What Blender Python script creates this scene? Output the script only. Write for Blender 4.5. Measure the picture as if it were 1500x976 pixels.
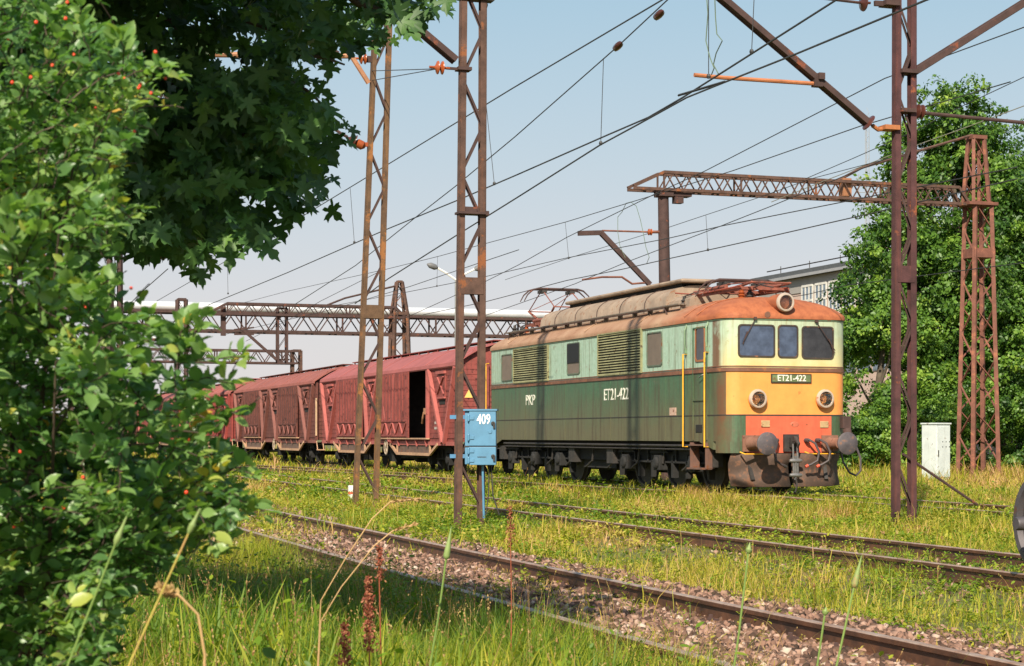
import bpy, math, random
import numpy as np
from mathutils import Vector, Matrix

for o in list(bpy.data.objects): bpy.data.objects.remove(o)
SC = bpy.context.scene
COL = SC.collection
R = math.radians
rnd = random.Random(7)
NR = np.random.default_rng(11)

# ------------------------------------------------------------------ camera
FPX = 2600.0            # focal length in photo pixels (1500 wide)
HOR = 637.0             # horizon row
CAMZ = 1.24             # camera height above rail top
TH = math.atan(890/FPX) # direction of the tracks, left of the view axis
CT, ST = math.cos(TH), math.sin(TH)
cam = bpy.data.cameras.new('camera'); co = bpy.data.objects.new('camera', cam); COL.objects.link(co)
co.location = (0, 0, CAMZ); co.rotation_euler = (R(90), 0, 0)
cam.sensor_fit = 'HORIZONTAL'; cam.sensor_width = 36; cam.lens = FPX/1500*36
cam.shift_y = (HOR-488)/1500
cam.clip_start = 0.1; cam.clip_end = 4000
cam.dof.use_dof = True; cam.dof.focus_distance = 38; cam.dof.aperture_fstop = 16
SC.camera = co

# ------------------------------------------------------------------ light
SUN_EL = R(38); SUNX, SUNY = 0.24, 0.97      # horizontal direction the light travels
w = bpy.data.worlds.new('World'); SC.world = w; w.use_nodes = True
nt = w.node_tree; nt.nodes.clear()
sky = nt.nodes.new('ShaderNodeTexSky'); sky.sky_type = 'NISHITA'; sky.sun_disc = False
sky.sun_elevation = SUN_EL
sky.sun_rotation = math.atan2(-SUNX, -SUNY)
sky.air_density = 1.0; sky.dust_density = 1.0; sky.ozone_density = 1.5; sky.altitude = 100
bg = nt.nodes.new('ShaderNodeBackground'); bg.inputs[1].default_value = 0.105
wo = nt.nodes.new('ShaderNodeOutputWorld')
# pale summer haze low over the horizon, mixed into the sky by elevation
tcw = nt.nodes.new('ShaderNodeTexCoord'); sxw = nt.nodes.new('ShaderNodeSeparateXYZ'); nt.links.new(tcw.outputs['Generated'], sxw.inputs[0])
hz = nt.nodes.new('ShaderNodeValToRGB'); nt.links.new(sxw.outputs[2], hz.inputs[0])
for i, (pos, c) in enumerate(((0.0, (4.7,4.35,4.35)), (.07, (4.4,4.3,4.4)), (.15, (3.5,4.1,4.5)), (.26, (2.4,3.6,4.2)))):
    e = hz.color_ramp.elements[i] if i < 2 else hz.color_ramp.elements.new(pos)
    e.position = pos; e.color = (*[x/5.5 for x in c], 1)
sc_ = nt.nodes.new('ShaderNodeVectorMath'); sc_.operation = 'SCALE'; sc_.inputs[3].default_value = 5.5; nt.links.new(hz.outputs[0], sc_.inputs[0])
fr = nt.nodes.new('ShaderNodeMapRange'); nt.links.new(sxw.outputs[2], fr.inputs[0])
for i, x in enumerate((.15, .7, .92, .15)): fr.inputs[i+1].default_value = x
mw = nt.nodes.new('ShaderNodeMix'); mw.data_type = 'RGBA'; nt.links.new(fr.outputs[0], mw.inputs[0])
nt.links.new(sky.outputs[0], mw.inputs[6]); nt.links.new(sc_.outputs[0], mw.inputs[7])
nt.links.new(mw.outputs[2], bg.inputs[0]); nt.links.new(bg.outputs[0], wo.inputs[0])
sl = bpy.data.lights.new('sun', 'SUN'); sl.energy = 5.0; sl.angle = R(0.53); sl.color = (1, 0.90, 0.74)
so = bpy.data.objects.new('sun', sl); COL.objects.link(so)
ldir = Vector((SUNX*math.cos(SUN_EL), SUNY*math.cos(SUN_EL), -math.sin(SUN_EL)))
so.rotation_euler = ldir.to_track_quat('-Z', 'Y').to_euler(); so.location = (-5, -20, 20)
SC.view_settings.view_transform = 'Standard'; SC.view_settings.look = 'None'
SC.view_settings.gamma = 1; SC.view_settings.exposure = 0.6; SC.view_settings.use_curve_mapping = False

# ------------------------------------------------------------------ coordinate helpers
def P(s, t, z=0.0):      # s across the tracks, t along them, z above rail top
    return Vector((s*CT - t*ST, s*ST + t*CT, z))
def ST_of(X, Y): return X*CT + Y*ST, -X*ST + Y*CT
def at(px, py, Y):       # world point seen at a photo pixel at depth Y
    return Vector(((px-750)/FPX*Y, Y, CAMZ + (HOR-py)/FPX*Y))
def on_s(px, py, s):     # point in the vertical plane at offset s beside the tracks
    Y = FPX*s/(CT*(px+890-750)); return at(px, py, Y)
def on_t(px, py, t):     # point in the vertical plane square to the tracks at distance t
    k = (px-750)/FPX; s = t*(ST+k*CT)/(CT-k*ST); Y = s*ST+t*CT
    return at(px, py, Y)

# ------------------------------------------------------------------ objects
def tag(o, label=None, cat=None, group=None, kind=None):
    if label: o['label'] = label
    if cat: o['category'] = cat
    if group: o['group'] = group
    if kind: o['kind'] = kind
    return o
def empty(name, loc, rz=0.0, label=None, cat=None, group=None, parent=None):
    o = bpy.data.objects.new(name, None); COL.objects.link(o); o.location = loc; o.rotation_euler = (0, 0, rz)
    o.empty_display_size = .3
    if parent: o.parent = parent
    return tag(o, label, cat, group)
def link(name, me, parent=None, loc=None, rot=None):
    o = bpy.data.objects.new(name, me); COL.objects.link(o)
    if parent: o.parent = parent
    if loc is not None: o.location = loc
    if rot is not None: o.rotation_euler = rot
    return o
def copy_tree(o, parent=None):
    c = o.copy(); COL.objects.link(c); c.parent = parent
    for ch in list(o.children): copy_tree(ch, c)
    return c

class MB:
    def __init__(s): s.v = []; s.f = []; s.m = []
    def add(s, vs, fs, mi=0):
        b = len(s.v); s.v += [tuple(v) for v in vs]
        s.f += [tuple(b+i for i in f) for f in fs]; s.m += [mi]*len(fs)
    def box(s, c, d, mi=0, rz=0, rx=0):
        hx, hy, hz = d[0]/2, d[1]/2, d[2]/2
        M = Matrix.Translation(c) @ Matrix.Rotation(rz, 4, 'Z') @ Matrix.Rotation(rx, 4, 'X')
        vs = [M @ Vector((x*hx, y*hy, z*hz)) for x in (-1, 1) for y in (-1, 1) for z in (-1, 1)]
        s.add(vs, [(0,1,3,2),(4,6,7,5),(0,4,5,1),(2,3,7,6),(0,2,6,4),(1,5,7,3)], mi); return s
    def b2(s, a, b, mi=0):      # box by two corners
        c = [(a[i]+b[i])/2 for i in range(3)]; d = [abs(a[i]-b[i]) for i in range(3)]
        return s.box(c, d, mi)
    def beam(s, p, q, w, h, mi=0, up=(0,0,1)):
        p, q = Vector(p), Vector(q); d = (q-p)
        if d.length < 1e-6: return s
        d.normalize(); up = Vector(up)
        x = d.cross(up)
        if x.length < 1e-3: x = d.cross(Vector((0,1,0)))
        x.normalize(); y = x.cross(d)
        vs = [e + x*(a*w/2) + y*(b*h/2) for e in (p, q) for a in (-1, 1) for b in (-1, 1)]
        s.add(vs, [(0,1,3,2),(4,6,7,5),(0,4,5,1),(2,3,7,6),(0,2,6,4),(1,5,7,3)], mi); return s
    def tube(s, pts, r, n=8, mi=0, cap=True):
        pts = [Vector(p) for p in pts]; k = len(pts)
        rs = r if isinstance(r, (list, tuple)) else [r]*k
        b = len(s.v); prev = None
        for i, p in enumerate(pts):
            d = (pts[min(i+1, k-1)] - pts[max(i-1, 0)]).normalized()
            if prev is None:
                x = d.cross(Vector((0,0,1)))
                if x.length < 1e-2: x = d.cross(Vector((0,1,0)))
            else: x = prev - d*prev.dot(d)
            x.normalize(); prev = x; y = d.cross(x)
            for j in range(n):
                a = 2*math.pi*j/n; s.v.append(tuple(p + (x*math.cos(a) + y*math.sin(a))*rs[i]))
        for i in range(k-1):
            for j in range(n):
                s.f.append((b+i*n+j, b+i*n+(j+1)%n, b+(i+1)*n+(j+1)%n, b+(i+1)*n+j)); s.m.append(mi)
        if cap:
            s.f.append(tuple(b+j for j in reversed(range(n)))); s.m.append(mi)
            s.f.append(tuple(b+(k-1)*n+j for j in range(n))); s.m.append(mi)
        return s
    def lathe(s, o, axis, prof, n=20, mi=0, cap=True):   # prof = [(radius, distance along axis)]
        o = Vector(o); d = Vector(axis).normalized()
        return s.tube_rings([(o + d*h, r) for r, h in prof], d, n, mi, cap)
    def tube_rings(s, rings, d, n, mi=0, cap=True):
        x = d.cross(Vector((0,0,1)))
        if x.length < 1e-2: x = Vector((1,0,0))
        x.normalize(); y = d.cross(x); b = len(s.v)
        for c, r in rings:
            for j in range(n):
                a = 2*math.pi*j/n; s.v.append(tuple(c + (x*math.cos(a)+y*math.sin(a))*max(r, 1e-4)))
        for i in range(len(rings)-1):
            for j in range(n):
                s.f.append((b+i*n+j, b+i*n+(j+1)%n, b+(i+1)*n+(j+1)%n, b+(i+1)*n+j)); s.m.append(mi)
        if not cap: return s
        s.f.append(tuple(b+j for j in reversed(range(n)))); s.m.append(mi)
        s.f.append(tuple(b+(len(rings)-1)*n+j for j in range(n))); s.m.append(mi)
        return s
    def prism(s, pts, ax, a, b, mi=0):         # pts 2D in the plane square to axis ax ('x','y','z'), from a to b
        def mk(u, v, w_): return (w_, u, v) if ax == 'x' else ((u, w_, v) if ax == 'y' else (u, v, w_))
        n = len(pts); vs = [mk(u, v, a) for u, v in pts] + [mk(u, v, b) for u, v in pts]
        fs = [tuple(reversed(range(n))), tuple(range(n, 2*n))] + [(i, (i+1)%n, n+(i+1)%n, n+i) for i in range(n)]
        s.add(vs, fs, mi); return s
    def build(s, name, mats, parent=None, smooth=False, label=None, bevel=0):
        me = bpy.data.meshes.new(name); me.from_pydata(s.v, [], s.f)
        if not isinstance(mats, (list, tuple)): mats = [mats]
        for m in mats: me.materials.append(m)
        me.polygons.foreach_set('material_index', s.m)
        import bmesh
        bm = bmesh.new(); bm.from_mesh(me); bmesh.ops.recalc_face_normals(bm, faces=bm.faces); bm.to_mesh(me); bm.free()
        if smooth:
            me.polygons.foreach_set('use_smooth', [True]*len(me.polygons)); me.set_sharp_from_angle(angle=R(40))
        me.update()
        o = link(name, me, parent)
        if bevel:
            m = o.modifiers.new('bevel', 'BEVEL'); m.width = bevel; m.segments = 2; m.limit_method = 'ANGLE'
        if label: o['label'] = label
        return o

def bulk(name, V, F, mats, tint=None, parent=None, mat_index=None, smooth=False):
    """V (N,3), F (M,k) arrays -> one mesh object"""
    V = np.ascontiguousarray(V, dtype=np.float32); F = np.ascontiguousarray(F, dtype=np.int32)
    me = bpy.data.meshes.new(name); me.vertices.add(len(V)); me.vertices.foreach_set('co', V.ravel())
    k = F.shape[1]; me.loops.add(F.size); me.loops.foreach_set('vertex_index', F.ravel())
    me.polygons.add(len(F)); me.polygons.foreach_set('loop_start', np.arange(0, F.size, k, dtype=np.int32))
    if mat_index is not None: me.polygons.foreach_set('material_index', mat_index.astype(np.int32))
    if smooth: me.polygons.foreach_set('use_smooth', np.ones(len(F), dtype=bool))
    if not isinstance(mats, (list, tuple)): mats = [mats]
    for m in mats: me.materials.append(m)
    if tint is not None:
        a = me.attributes.new('tint', 'FLOAT', 'POINT'); a.data.foreach_set('value', tint.astype(np.float32))
    me.update(); me.validate()
    return link(name, me, parent)

def scatter(T, TF, pos, Rm, sc, tint):
    """instance a template T (k,3)/TF on many places -> V, F, tint"""
    n, k = len(pos), len(T)
    if np.ndim(sc) == 1: L = T[None]*sc[:, None, None]
    else: L = T[None]*sc[:, None, :]
    V = np.einsum('nij,nkj->nki', Rm, L) + pos[:, None, :]
    F = TF[None] + (np.arange(n)*k)[:, None, None]
    return V.reshape(-1, 3), F.reshape(-1, TF.shape[1]), np.repeat(tint, k)
def frames(d, nrm):
    """rotation matrices whose x axis is d and z axis close to nrm"""
    d = d/np.linalg.norm(d, axis=1, keepdims=True)
    y = np.cross(nrm, d); y /= np.linalg.norm(y, axis=1, keepdims=True)+1e-9
    z = np.cross(d, y)
    return np.stack([d, y, z], axis=2)
def rvec(n): 
    v = NR.normal(size=(n, 3)); return v/np.linalg.norm(v, axis=1, keepdims=True)
def in_poly(px, py, poly):
    ins = np.zeros(len(px), bool); n = len(poly)
    for i in range(n):
        x1, y1 = poly[i]; x2, y2 = poly[(i+1) % n]
        if y1 == y2: continue
        c = ((y1 > py) != (y2 > py)) & (px < (x2-x1)*(py-y1)/(y2-y1)+x1)
        ins ^= c
    return ins
def sample_poly(poly, n):
    xs = [p[0] for p in poly]; ys = [p[1] for p in poly]; ox, oy = [], []
    while sum(len(a) for a in ox) < n:
        a = NR.uniform(min(xs), max(xs), 4*n); b = NR.uniform(min(ys), max(ys), 4*n)
        k = in_poly(a, b, poly); ox.append(a[k]); oy.append(b[k])
    return np.concatenate(ox)[:n], np.concatenate(oy)[:n]
# value noise for terrain and patchiness
_tab = np.random.default_rng(3).random((256, 256))
def vnoise(x, y):
    x = np.asarray(x, float); y = np.asarray(y, float)
    xi = np.floor(x).astype(int); yi = np.floor(y).astype(int); fx = x-xi; fy = y-yi
    fx = fx*fx*(3-2*fx); fy = fy*fy*(3-2*fy)
    g = lambda a, b: _tab[a & 255, b & 255]
    return (g(xi, yi)*(1-fx)+g(xi+1, yi)*fx)*(1-fy) + (g(xi, yi+1)*(1-fx)+g(xi+1, yi+1)*fx)*fy
def fbm(x, y): return (vnoise(x, y) + .5*vnoise(2*x+7, 2*y+3) + .25*vnoise(4*x+1, 4*y+9))/1.75

# ------------------------------------------------------------------ materials
MATS = {}
def nodes(name):
    m = bpy.data.materials.new(name); m.use_nodes = True; t = m.node_tree
    return m, t, t.nodes['Principled BSDF']
def noise(t, vec, scale, detail=4, rough=.6):
    n = t.nodes.new('ShaderNodeTexNoise'); n.inputs['Scale'].default_value = scale
    n.inputs['Detail'].default_value = detail; n.inputs['Roughness'].default_value = rough
    if vec is not None: t.links.new(vec, n.inputs['Vector'])
    return n.outputs['Fac']
def mrange(t, v, a, b, c=0.0, d=1.0):
    n = t.nodes.new('ShaderNodeMapRange'); t.links.new(v, n.inputs[0])
    for i, x in enumerate((a, b, c, d)): n.inputs[i+1].default_value = x
    return n.outputs[0]
def mix(t, fac, a, b, blend='MIX'):
    n = t.nodes.new('ShaderNodeMix'); n.data_type = 'RGBA'; n.blend_type = blend
    if isinstance(fac, (int, float)): n.inputs[0].default_value = fac
    else: t.links.new(fac, n.inputs[0])
    for i, x in ((6, a), (7, b)):
        if isinstance(x, (tuple, list)): n.inputs[i].default_value = (*x[:3], 1)
        else: t.links.new(x, n.inputs[i])
    return n.outputs[2]
def mth(t, op, a, b=None):
    n = t.nodes.new('ShaderNodeMath'); n.operation = op
    for i, x in enumerate((a, b)):
        if x is None: continue
        if isinstance(x, (int, float)): n.inputs[i].default_value = x
        else: t.links.new(x, n.inputs[i])
    return n.outputs[0]
def coords(t, scale=(1,1,1)):
    tc = t.nodes.new('ShaderNodeTexCoord'); mp = t.nodes.new('ShaderNodeMapping'); mp.inputs['Scale'].default_value = scale
    t.links.new(tc.outputs['Object'], mp.inputs[0]); return mp.outputs[0]
def bumpy(t, p, h, strength=.3, dist=.01):
    b = t.nodes.new('ShaderNodeBump'); b.inputs['Strength'].default_value = strength; b.inputs['Distance'].default_value = dist
    t.links.new(h, b.inputs['Height']); t.links.new(b.outputs[0], p.inputs['Normal'])
def paint(name, col, var=.25, rust=0.0, rustcol=(.16,.055,.02), rough=.6, scale=3.0, metal=0.0, streak=0.0, streakcol=(.05,.035,.025), bump=.15, rs=6.0):
    """weathered paint: tone patches, rust spots where noise is high, vertical run-off streaks"""
    if name in MATS: return MATS[name]
    m, t, p = nodes(name); v = coords(t)
    a = noise(t, v, scale, 5, .65)
    c = mix(t, mrange(t, a, .3, .7), tuple(x*(1-var) for x in col), tuple(min(1, x*(1+var)) for x in col))
    if streak:
        v2 = coords(t, (7, 7, .5)); s = noise(t, v2, 1.6, 4, .7)
        c = mix(t, mrange(t, s, .62-.25*streak, .8, 0, min(1, streak*1.6)), c, streakcol)
    if rust:
        r = noise(t, v, rs, 6, .7)
        c = mix(t, mrange(t, r, .68-.35*rust, .72-.28*rust), c, rustcol)
    t.links.new(c, p.inputs['Base Color'])
    p.inputs['Roughness'].default_value = rough; p.inputs['Metallic'].default_value = metal
    if bump: bumpy(t, p, noise(t, v, scale*9, 4, .6), bump, .006)
    MATS[name] = m; return m
def leafmat(name, stops, trans=.35, rough=.5, spec=.4):
    if name in MATS: return MATS[name]
    m, t, p = nodes(name); at_ = t.nodes.new('ShaderNodeAttribute'); at_.attribute_name = 'tint'
    r = t.nodes.new('ShaderNodeValToRGB'); t.links.new(at_.outputs['Fac'], r.inputs[0])
    e = r.color_ramp.elements
    while len(e) < len(stops): e.new(.5)
    for i, (pos, c) in enumerate(stops): e[i].position = pos; e[i].color = (*c, 1)
    t.links.new(r.outputs[0], p.inputs['Base Color']); p.inputs['Roughness'].default_value = rough
    p.inputs['Specular IOR Level'].default_value = spec
    tr = t.nodes.new('ShaderNodeBsdfTranslucent'); 
    b = mix(t, .5, r.outputs[0], (.5,.6,.05), 'MIX'); t.links.new(mix(t, 1.0, r.outputs[0], (1.3,1.5,.6), 'MULTIPLY'), tr.inputs[0])
    ms = t.nodes.new('ShaderNodeMixShader'); ms.inputs[0].default_value = trans
    t.links.new(p.outputs[0], ms.inputs[1]); t.links.new(tr.outputs[0], ms.inputs[2])
    t.links.new(ms.outputs[0], t.nodes['Material Output'].inputs[0])
    MATS[name] = m; return m
def glass(name, col=(.02,.03,.05), rough=.08):
    if name in MATS: return MATS[name]
    m, t, p = nodes(name); v = coords(t)
    t.links.new(mix(t, mrange(t, noise(t, v, 4, 4), .35, .7), col, tuple(x*2+.01 for x in col)), p.inputs['Base Color'])
    p.inputs['Roughness'].default_value = rough; p.inputs['Specular IOR Level'].default_value = .8
    MATS[name] = m; return m

RUST = paint('rusty_steel', (.085,.045,.032), .45, .32, (.22,.075,.025), .85, 5, rs=2.2, streak=.3, streakcol=(.2,.07,.025))
RUSTD = paint('dark_rusty_steel', (.060,.032,.027), .35, .2, (.19,.055,.025), .85, 4, rs=2.5)
DARK = paint('black_grime', (.014,.013,.012), .4, .12, (.03,.024,.018), .9, 6)
DARK2 = paint('oily_steel', (.035,.03,.027), .4, .2, (.06,.04,.03), .7, 8)
STEEL = paint('worn_steel', (.25,.24,.23), .3, .15, (.14,.07,.04), .45, 8, metal=.6)
WHITEP = paint('white_paint', (.75,.74,.70), .1, .08, (.3,.2,.12), .6, 6)
WIREM = paint('wire_metal', (.03,.03,.03), .2, 0, rough=.6, bump=0)
COPPER = paint('verdigris_wire', (.10,.14,.09), .3, 0, rough=.6, bump=0)
CERAM = paint('brown_ceramic', (.075,.025,.018), .3, 0, rough=.25, bump=0)
CERAMO = paint('orange_ceramic', (.30,.07,.02), .3, 0, rough=.3, bump=0)
YEL = paint('yellow_paint', (.72,.36,.02), .2, .15, rough=.6)

# ------------------------------------------------------------------ ground
def smooth(x, a, b):
    u = np.clip((np.asarray(x, float)-a)/(b-a), 0, 1); return u*u*(3-2*u)
BEDS = [(4.97, 2.2, -.155), (10.2, 1.7, -.17), (17.5, 1.9, -.16)]
def ground_z(s, t):
    s = np.asarray(s, float); t = np.asarray(t, float)
    z = -.27 + .10*(fbm(s*.45+20, t*.45+5)-.5) + .04*(fbm(s*2.3, t*2.3+40)-.5)
    for c, hw, top in BEDS:
        k = 1-smooth(np.abs(s-c), hw-.75, hw+.35)
        z = z*(1-k) + (top + .025*(fbm(s*3, t*3)-.5))*k
    z = z + .34*(1-smooth(s, 1.2, 3.6))*(t < 60)       # the verge on which the photographer stands
    z = z + .12*np.exp(-(((s-14.7)/.9)**2+((t-24.5)/1.1)**2)) + .10*np.exp(-(((s-8.3)/.7)**2+((t-26.3)/.7)**2)) + .1*np.exp(-(((s-8.2)/.8)**2+((t-33.4)/.8)**2))
    z = z + .25*smooth(s, 30, 60)*(fbm(s*.08, t*.08)) 
    return z
def axis(parts):
    out = []
    for a, b, st in parts: out += list(np.arange(a, b, st))
    return np.array(out)
gs = axis([(-900,-60,120), (-60,-12,4), (-12,-4,.8), (-4,24,.16), (24,50,.8), (50,90,4), (90,1000,130)])
gt = axis([(-40,-4,4), (-4,3,.8), (3,40,.2), (40,80,.6), (80,200,5), (200,2200,200)])
S_, T_ = np.meshgrid(gs, gt, indexing='ij')
V = np.stack([S_, T_, ground_z(S_, T_)], -1).reshape(-1, 3)
ni, nj = S_.shape; I, J = np.meshgrid(np.arange(ni-1), np.arange(nj-1), indexing='ij'); b0 = (I*nj+J).ravel()
F = np.stack([b0, b0+nj, b0+nj+1, b0+1], 1)
m, t_, p_ = nodes('soil')
vv = coords(t_); n1 = noise(t_, vv, .35, 5, .6); n2 = noise(t_, vv, 3.5, 6, .7); n3 = noise(t_, vv, 22, 4, .7)
soil = mix(t_, mrange(t_, n2, .3, .7), (.085,.05,.032), (.20,.125,.085))
soil = mix(t_, mrange(t_, n3, .45, .65, 0, .5), soil, (.26,.17,.13))
green = mix(t_, mrange(t_, n2, .3, .7), (.07,.075,.018), (.15,.15,.035))
sx = t_.nodes.new('ShaderNodeSeparateXYZ'); tcc = t_.nodes.new('ShaderNodeTexCoord'); t_.links.new(tcc.outputs['Object'], sx.inputs[0])
bed = mth(t_, 'LESS_THAN', mth(t_, 'ABSOLUTE', mth(t_, 'SUBTRACT', sx.outputs[0], 4.97)), 2.1)
gm = mth(t_, 'MULTIPLY', mrange(t_, n1, .38, .5, .25, 1), mth(t_, 'SUBTRACT', 1.0, bed))
t_.links.new(mix(t_, gm, soil, green), p_.inputs['Base Color']); p_.inputs['Roughness'].default_value = .95
bumpy(t_, p_, n3, .8, .03)
g = bulk('ground', V, F, m, smooth=True); g.rotation_euler = (0, 0, TH)
tag(g, 'weedy railway ground of brown soil and patches of low green growth', 'ground', kind='structure')

def frustum_ok(s, t, margin=160):
    X = s*CT - t*ST; Y = s*ST + t*CT; px = 750+FPX*X/np.maximum(Y, .1)
    return (Y > 2.5) & (px > -margin) & (px < 1500+margin)

# ------------------------------------------------------------------ ballast (stuff)
import bmesh
bm = bmesh.new(); bmesh.ops.create_icosphere(bm, subdivisions=1, radius=1)
TI = np.array([v.co[:] for v in bm.verts]); TIF = np.array([[v.index for v in f.verts] for f in bm.faces]); bm.free()
stoneM = leafmat('ballast_stone', [(0,(.045,.03,.022)),(.3,(.13,.075,.052)),(.7,(.27,.155,.11)),(.92,(.36,.23,.17)),(1,(.50,.40,.32))], trans=0, rough=.95, spec=.2)
def stones(name, n, cs, hw, t0, t1, smin, smax, keep, label):
    s = NR.normal(cs, hw*.62, n*2); t = t0 + (t1-t0)*NR.random(n*2)**1.6
    k = (np.abs(s-cs) < hw*1.25) & frustum_ok(s, t, 100) & (NR.random(2*n) < keep(s, t)); s, t = s[k][:n], t[k][:n]
    sz = NR.uniform(smin, smax, len(s)) * (1 + np.clip(t-14, 0, 40)*.02)
    z = ground_z(s, t) + sz*NR.uniform(-.1, .6, len(s)) 
    sc = sz[:, None]*NR.uniform(.55, 1.15, (len(s), 3)); sc[:, 2] *= .75
    Vs, Fs, Ts = scatter(TI, TIF, np.stack([s, t, z], 1), frames(rvec(len(s)), rvec(len(s))), sc, NR.random(len(s)))
    Vs = Vs + NR.normal(0, .16, Vs.shape)*np.repeat(sz, 12)[:, None]
    o = bulk(name, Vs, Fs, stoneM, Ts); o.rotation_euler = (0, 0, TH)
    return tag(o, label, 'ballast', kind='stuff')
stones('ballast', 64000, 4.97, 2.15, 8, 46, .013, .042, lambda s, t: np.where(t > 26, .35, 1.0), 'reddish brown crushed stone ballast of the nearest track')
stones('trackside_gravel', 7000, 10.2, 1.4, 12, 60, .018, .035, lambda s, t: .5+0*s, 'sparse brown gravel in the weeds of the second track')

# ------------------------------------------------------------------ tracks
railM, t_, p_ = nodes('rail_steel')
vv = coords(t_, (1,1,1)); nn = noise(t_, vv, 5, 5, .7)
sx = t_.nodes.new('ShaderNodeSeparateXYZ'); tcc = t_.nodes.new('ShaderNodeTexCoord'); t_.links.new(tcc.outputs['Object'], sx.inputs[0])
side = mix(t_, mrange(t_, nn, .3, .7), (.05,.028,.02), (.17,.075,.04))
top = mix(t_, mrange(t_, nn, .35, .65), (.30,.17,.11), (.42,.33,.27))
t_.links.new(mix(t_, mth(t_, 'GREATER_THAN', sx.outputs[2], -.006), side, top), p_.inputs['Base Color'])
p_.inputs['Roughness'].default_value = .5; p_.inputs['Metallic'].default_value = .25; bumpy(t_, p_, noise(t_, vv, 40), .2, .004)
sleepM = paint('creosoted_wood', (.07,.05,.04), .4, .1, rough=.95, scale=8)
RP = [(-.068,-.150),(.068,-.150),(.068,-.138),(.014,-.122),(.010,-.045),(.034,-.036),(.035,-.008),(.028,0),(-.028,0),(-.035,-.008),(-.034,-.036),(-.010,-.045),(-.014,-.122),(-.068,-.138)]
def rail_mesh(fs, ts):
    b = MB(); n = len(RP)
    for i, t in enumerate(ts):
        c = fs(t); b.v += [(c+x, t, z) for x, z in RP]
        if i: 
            for j in range(n):
                b.f.append(((i-1)*n+j, (i-1)*n+(j+1)%n, i*n+(j+1)%n, i*n+j)); b.m.append(0)
    b.f.append(tuple(range(n))); b.m.append(0); return b
def track(centre, t0, t1, label, sleepers=None, step=2.0, fasten=None):
    r = empty('railway_track', (0,0,0), TH, label, 'railway track', 'railway tracks')
    ts = list(np.arange(t0, t1+.1, step))
    for sg in (-1, 1):
        rail_mesh(lambda t: centre(t)+sg*.7525, ts).build('rail', railM, r)
    if sleepers:
        sb = MB(); sb.box((0,0,-.235), (2.6,.25,.14)); o0 = None
        t = sleepers[0]
        while t < sleepers[1]:
            if o0 is None: o = o0 = sb.build('sleeper', sleepM, r, bevel=.012)
            else: o = o0.copy(); COL.objects.link(o)
            o.location = (centre(t)+rnd.uniform(-.03,.03), t, rnd.uniform(-.01,.01)); o.rotation_euler = (0,0,rnd.uniform(-.02,.02)); o.parent = r
            t += .62
    if fasten:
        fb = MB()
        for sg in (-1, 1):
            fb.box((sg*.105,0,-.150), (.075,.15,.018)); fb.lathe((sg*.11,0,-.14),(0,0,1),[(.018,0),(.018,.055),(.012,.057)],6)
            fb.lathe((sg*.11,0,-.13),(0,0,1),[(.030,0),(.030,.022)],6); fb.box((sg*.085,0,-.125), (.06,.055,.02))
        f0 = None; t = fasten[0]
        while t < fasten[1]:
            for sg in (-1, 1):
                if f0 is None: o = f0 = fb.build('rail_fastening', RUSTD, r)
                else: o = f0.copy(); COL.objects.link(o)
                o.location = (centre(t)+sg*.7525, t, 0); o.parent = r
            t += .62
    return r
track(lambda t: 4.97, -4, 160, 'nearest railway track, two thick brown rails on reddish ballast', (6.2, 40), 4, (6.3, 28))
track(lambda t: 10.2, -4, 160, 'second railway track, rusty rails half hidden in green weeds before the locomotive', None, 4)
track(lambda t: 17.5, -4, 260, 'railway track under the green locomotive and the red wagons', None, 4)
def cross(t):
    if t < 26: return 17.5
    u = min(1, (t-26)/10); c = 17.5 - 5*.11*u*u
    if t > 36: c -= (t-36)*.11
    return max(c, 10.2)
track(cross, 26, 104, 'rusty track branching off the locomotive track towards the second track', None, 1)

# ------------------------------------------------------------------ grass and weeds (stuff)
grassM = leafmat('grass', [(0,(.04,.10,.010)),(.26,(.13,.22,.016)),(.52,(.35,.35,.026)),(.76,(.52,.40,.06)),(1,(.56,.34,.15))], trans=.4, rough=.55)
weedM = leafmat('weed_leaf', [(0,(.05,.12,.012)),(.45,(.16,.26,.02)),(.8,(.38,.38,.03)),(1,(.5,.4,.09))], trans=.35, rough=.5)
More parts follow.
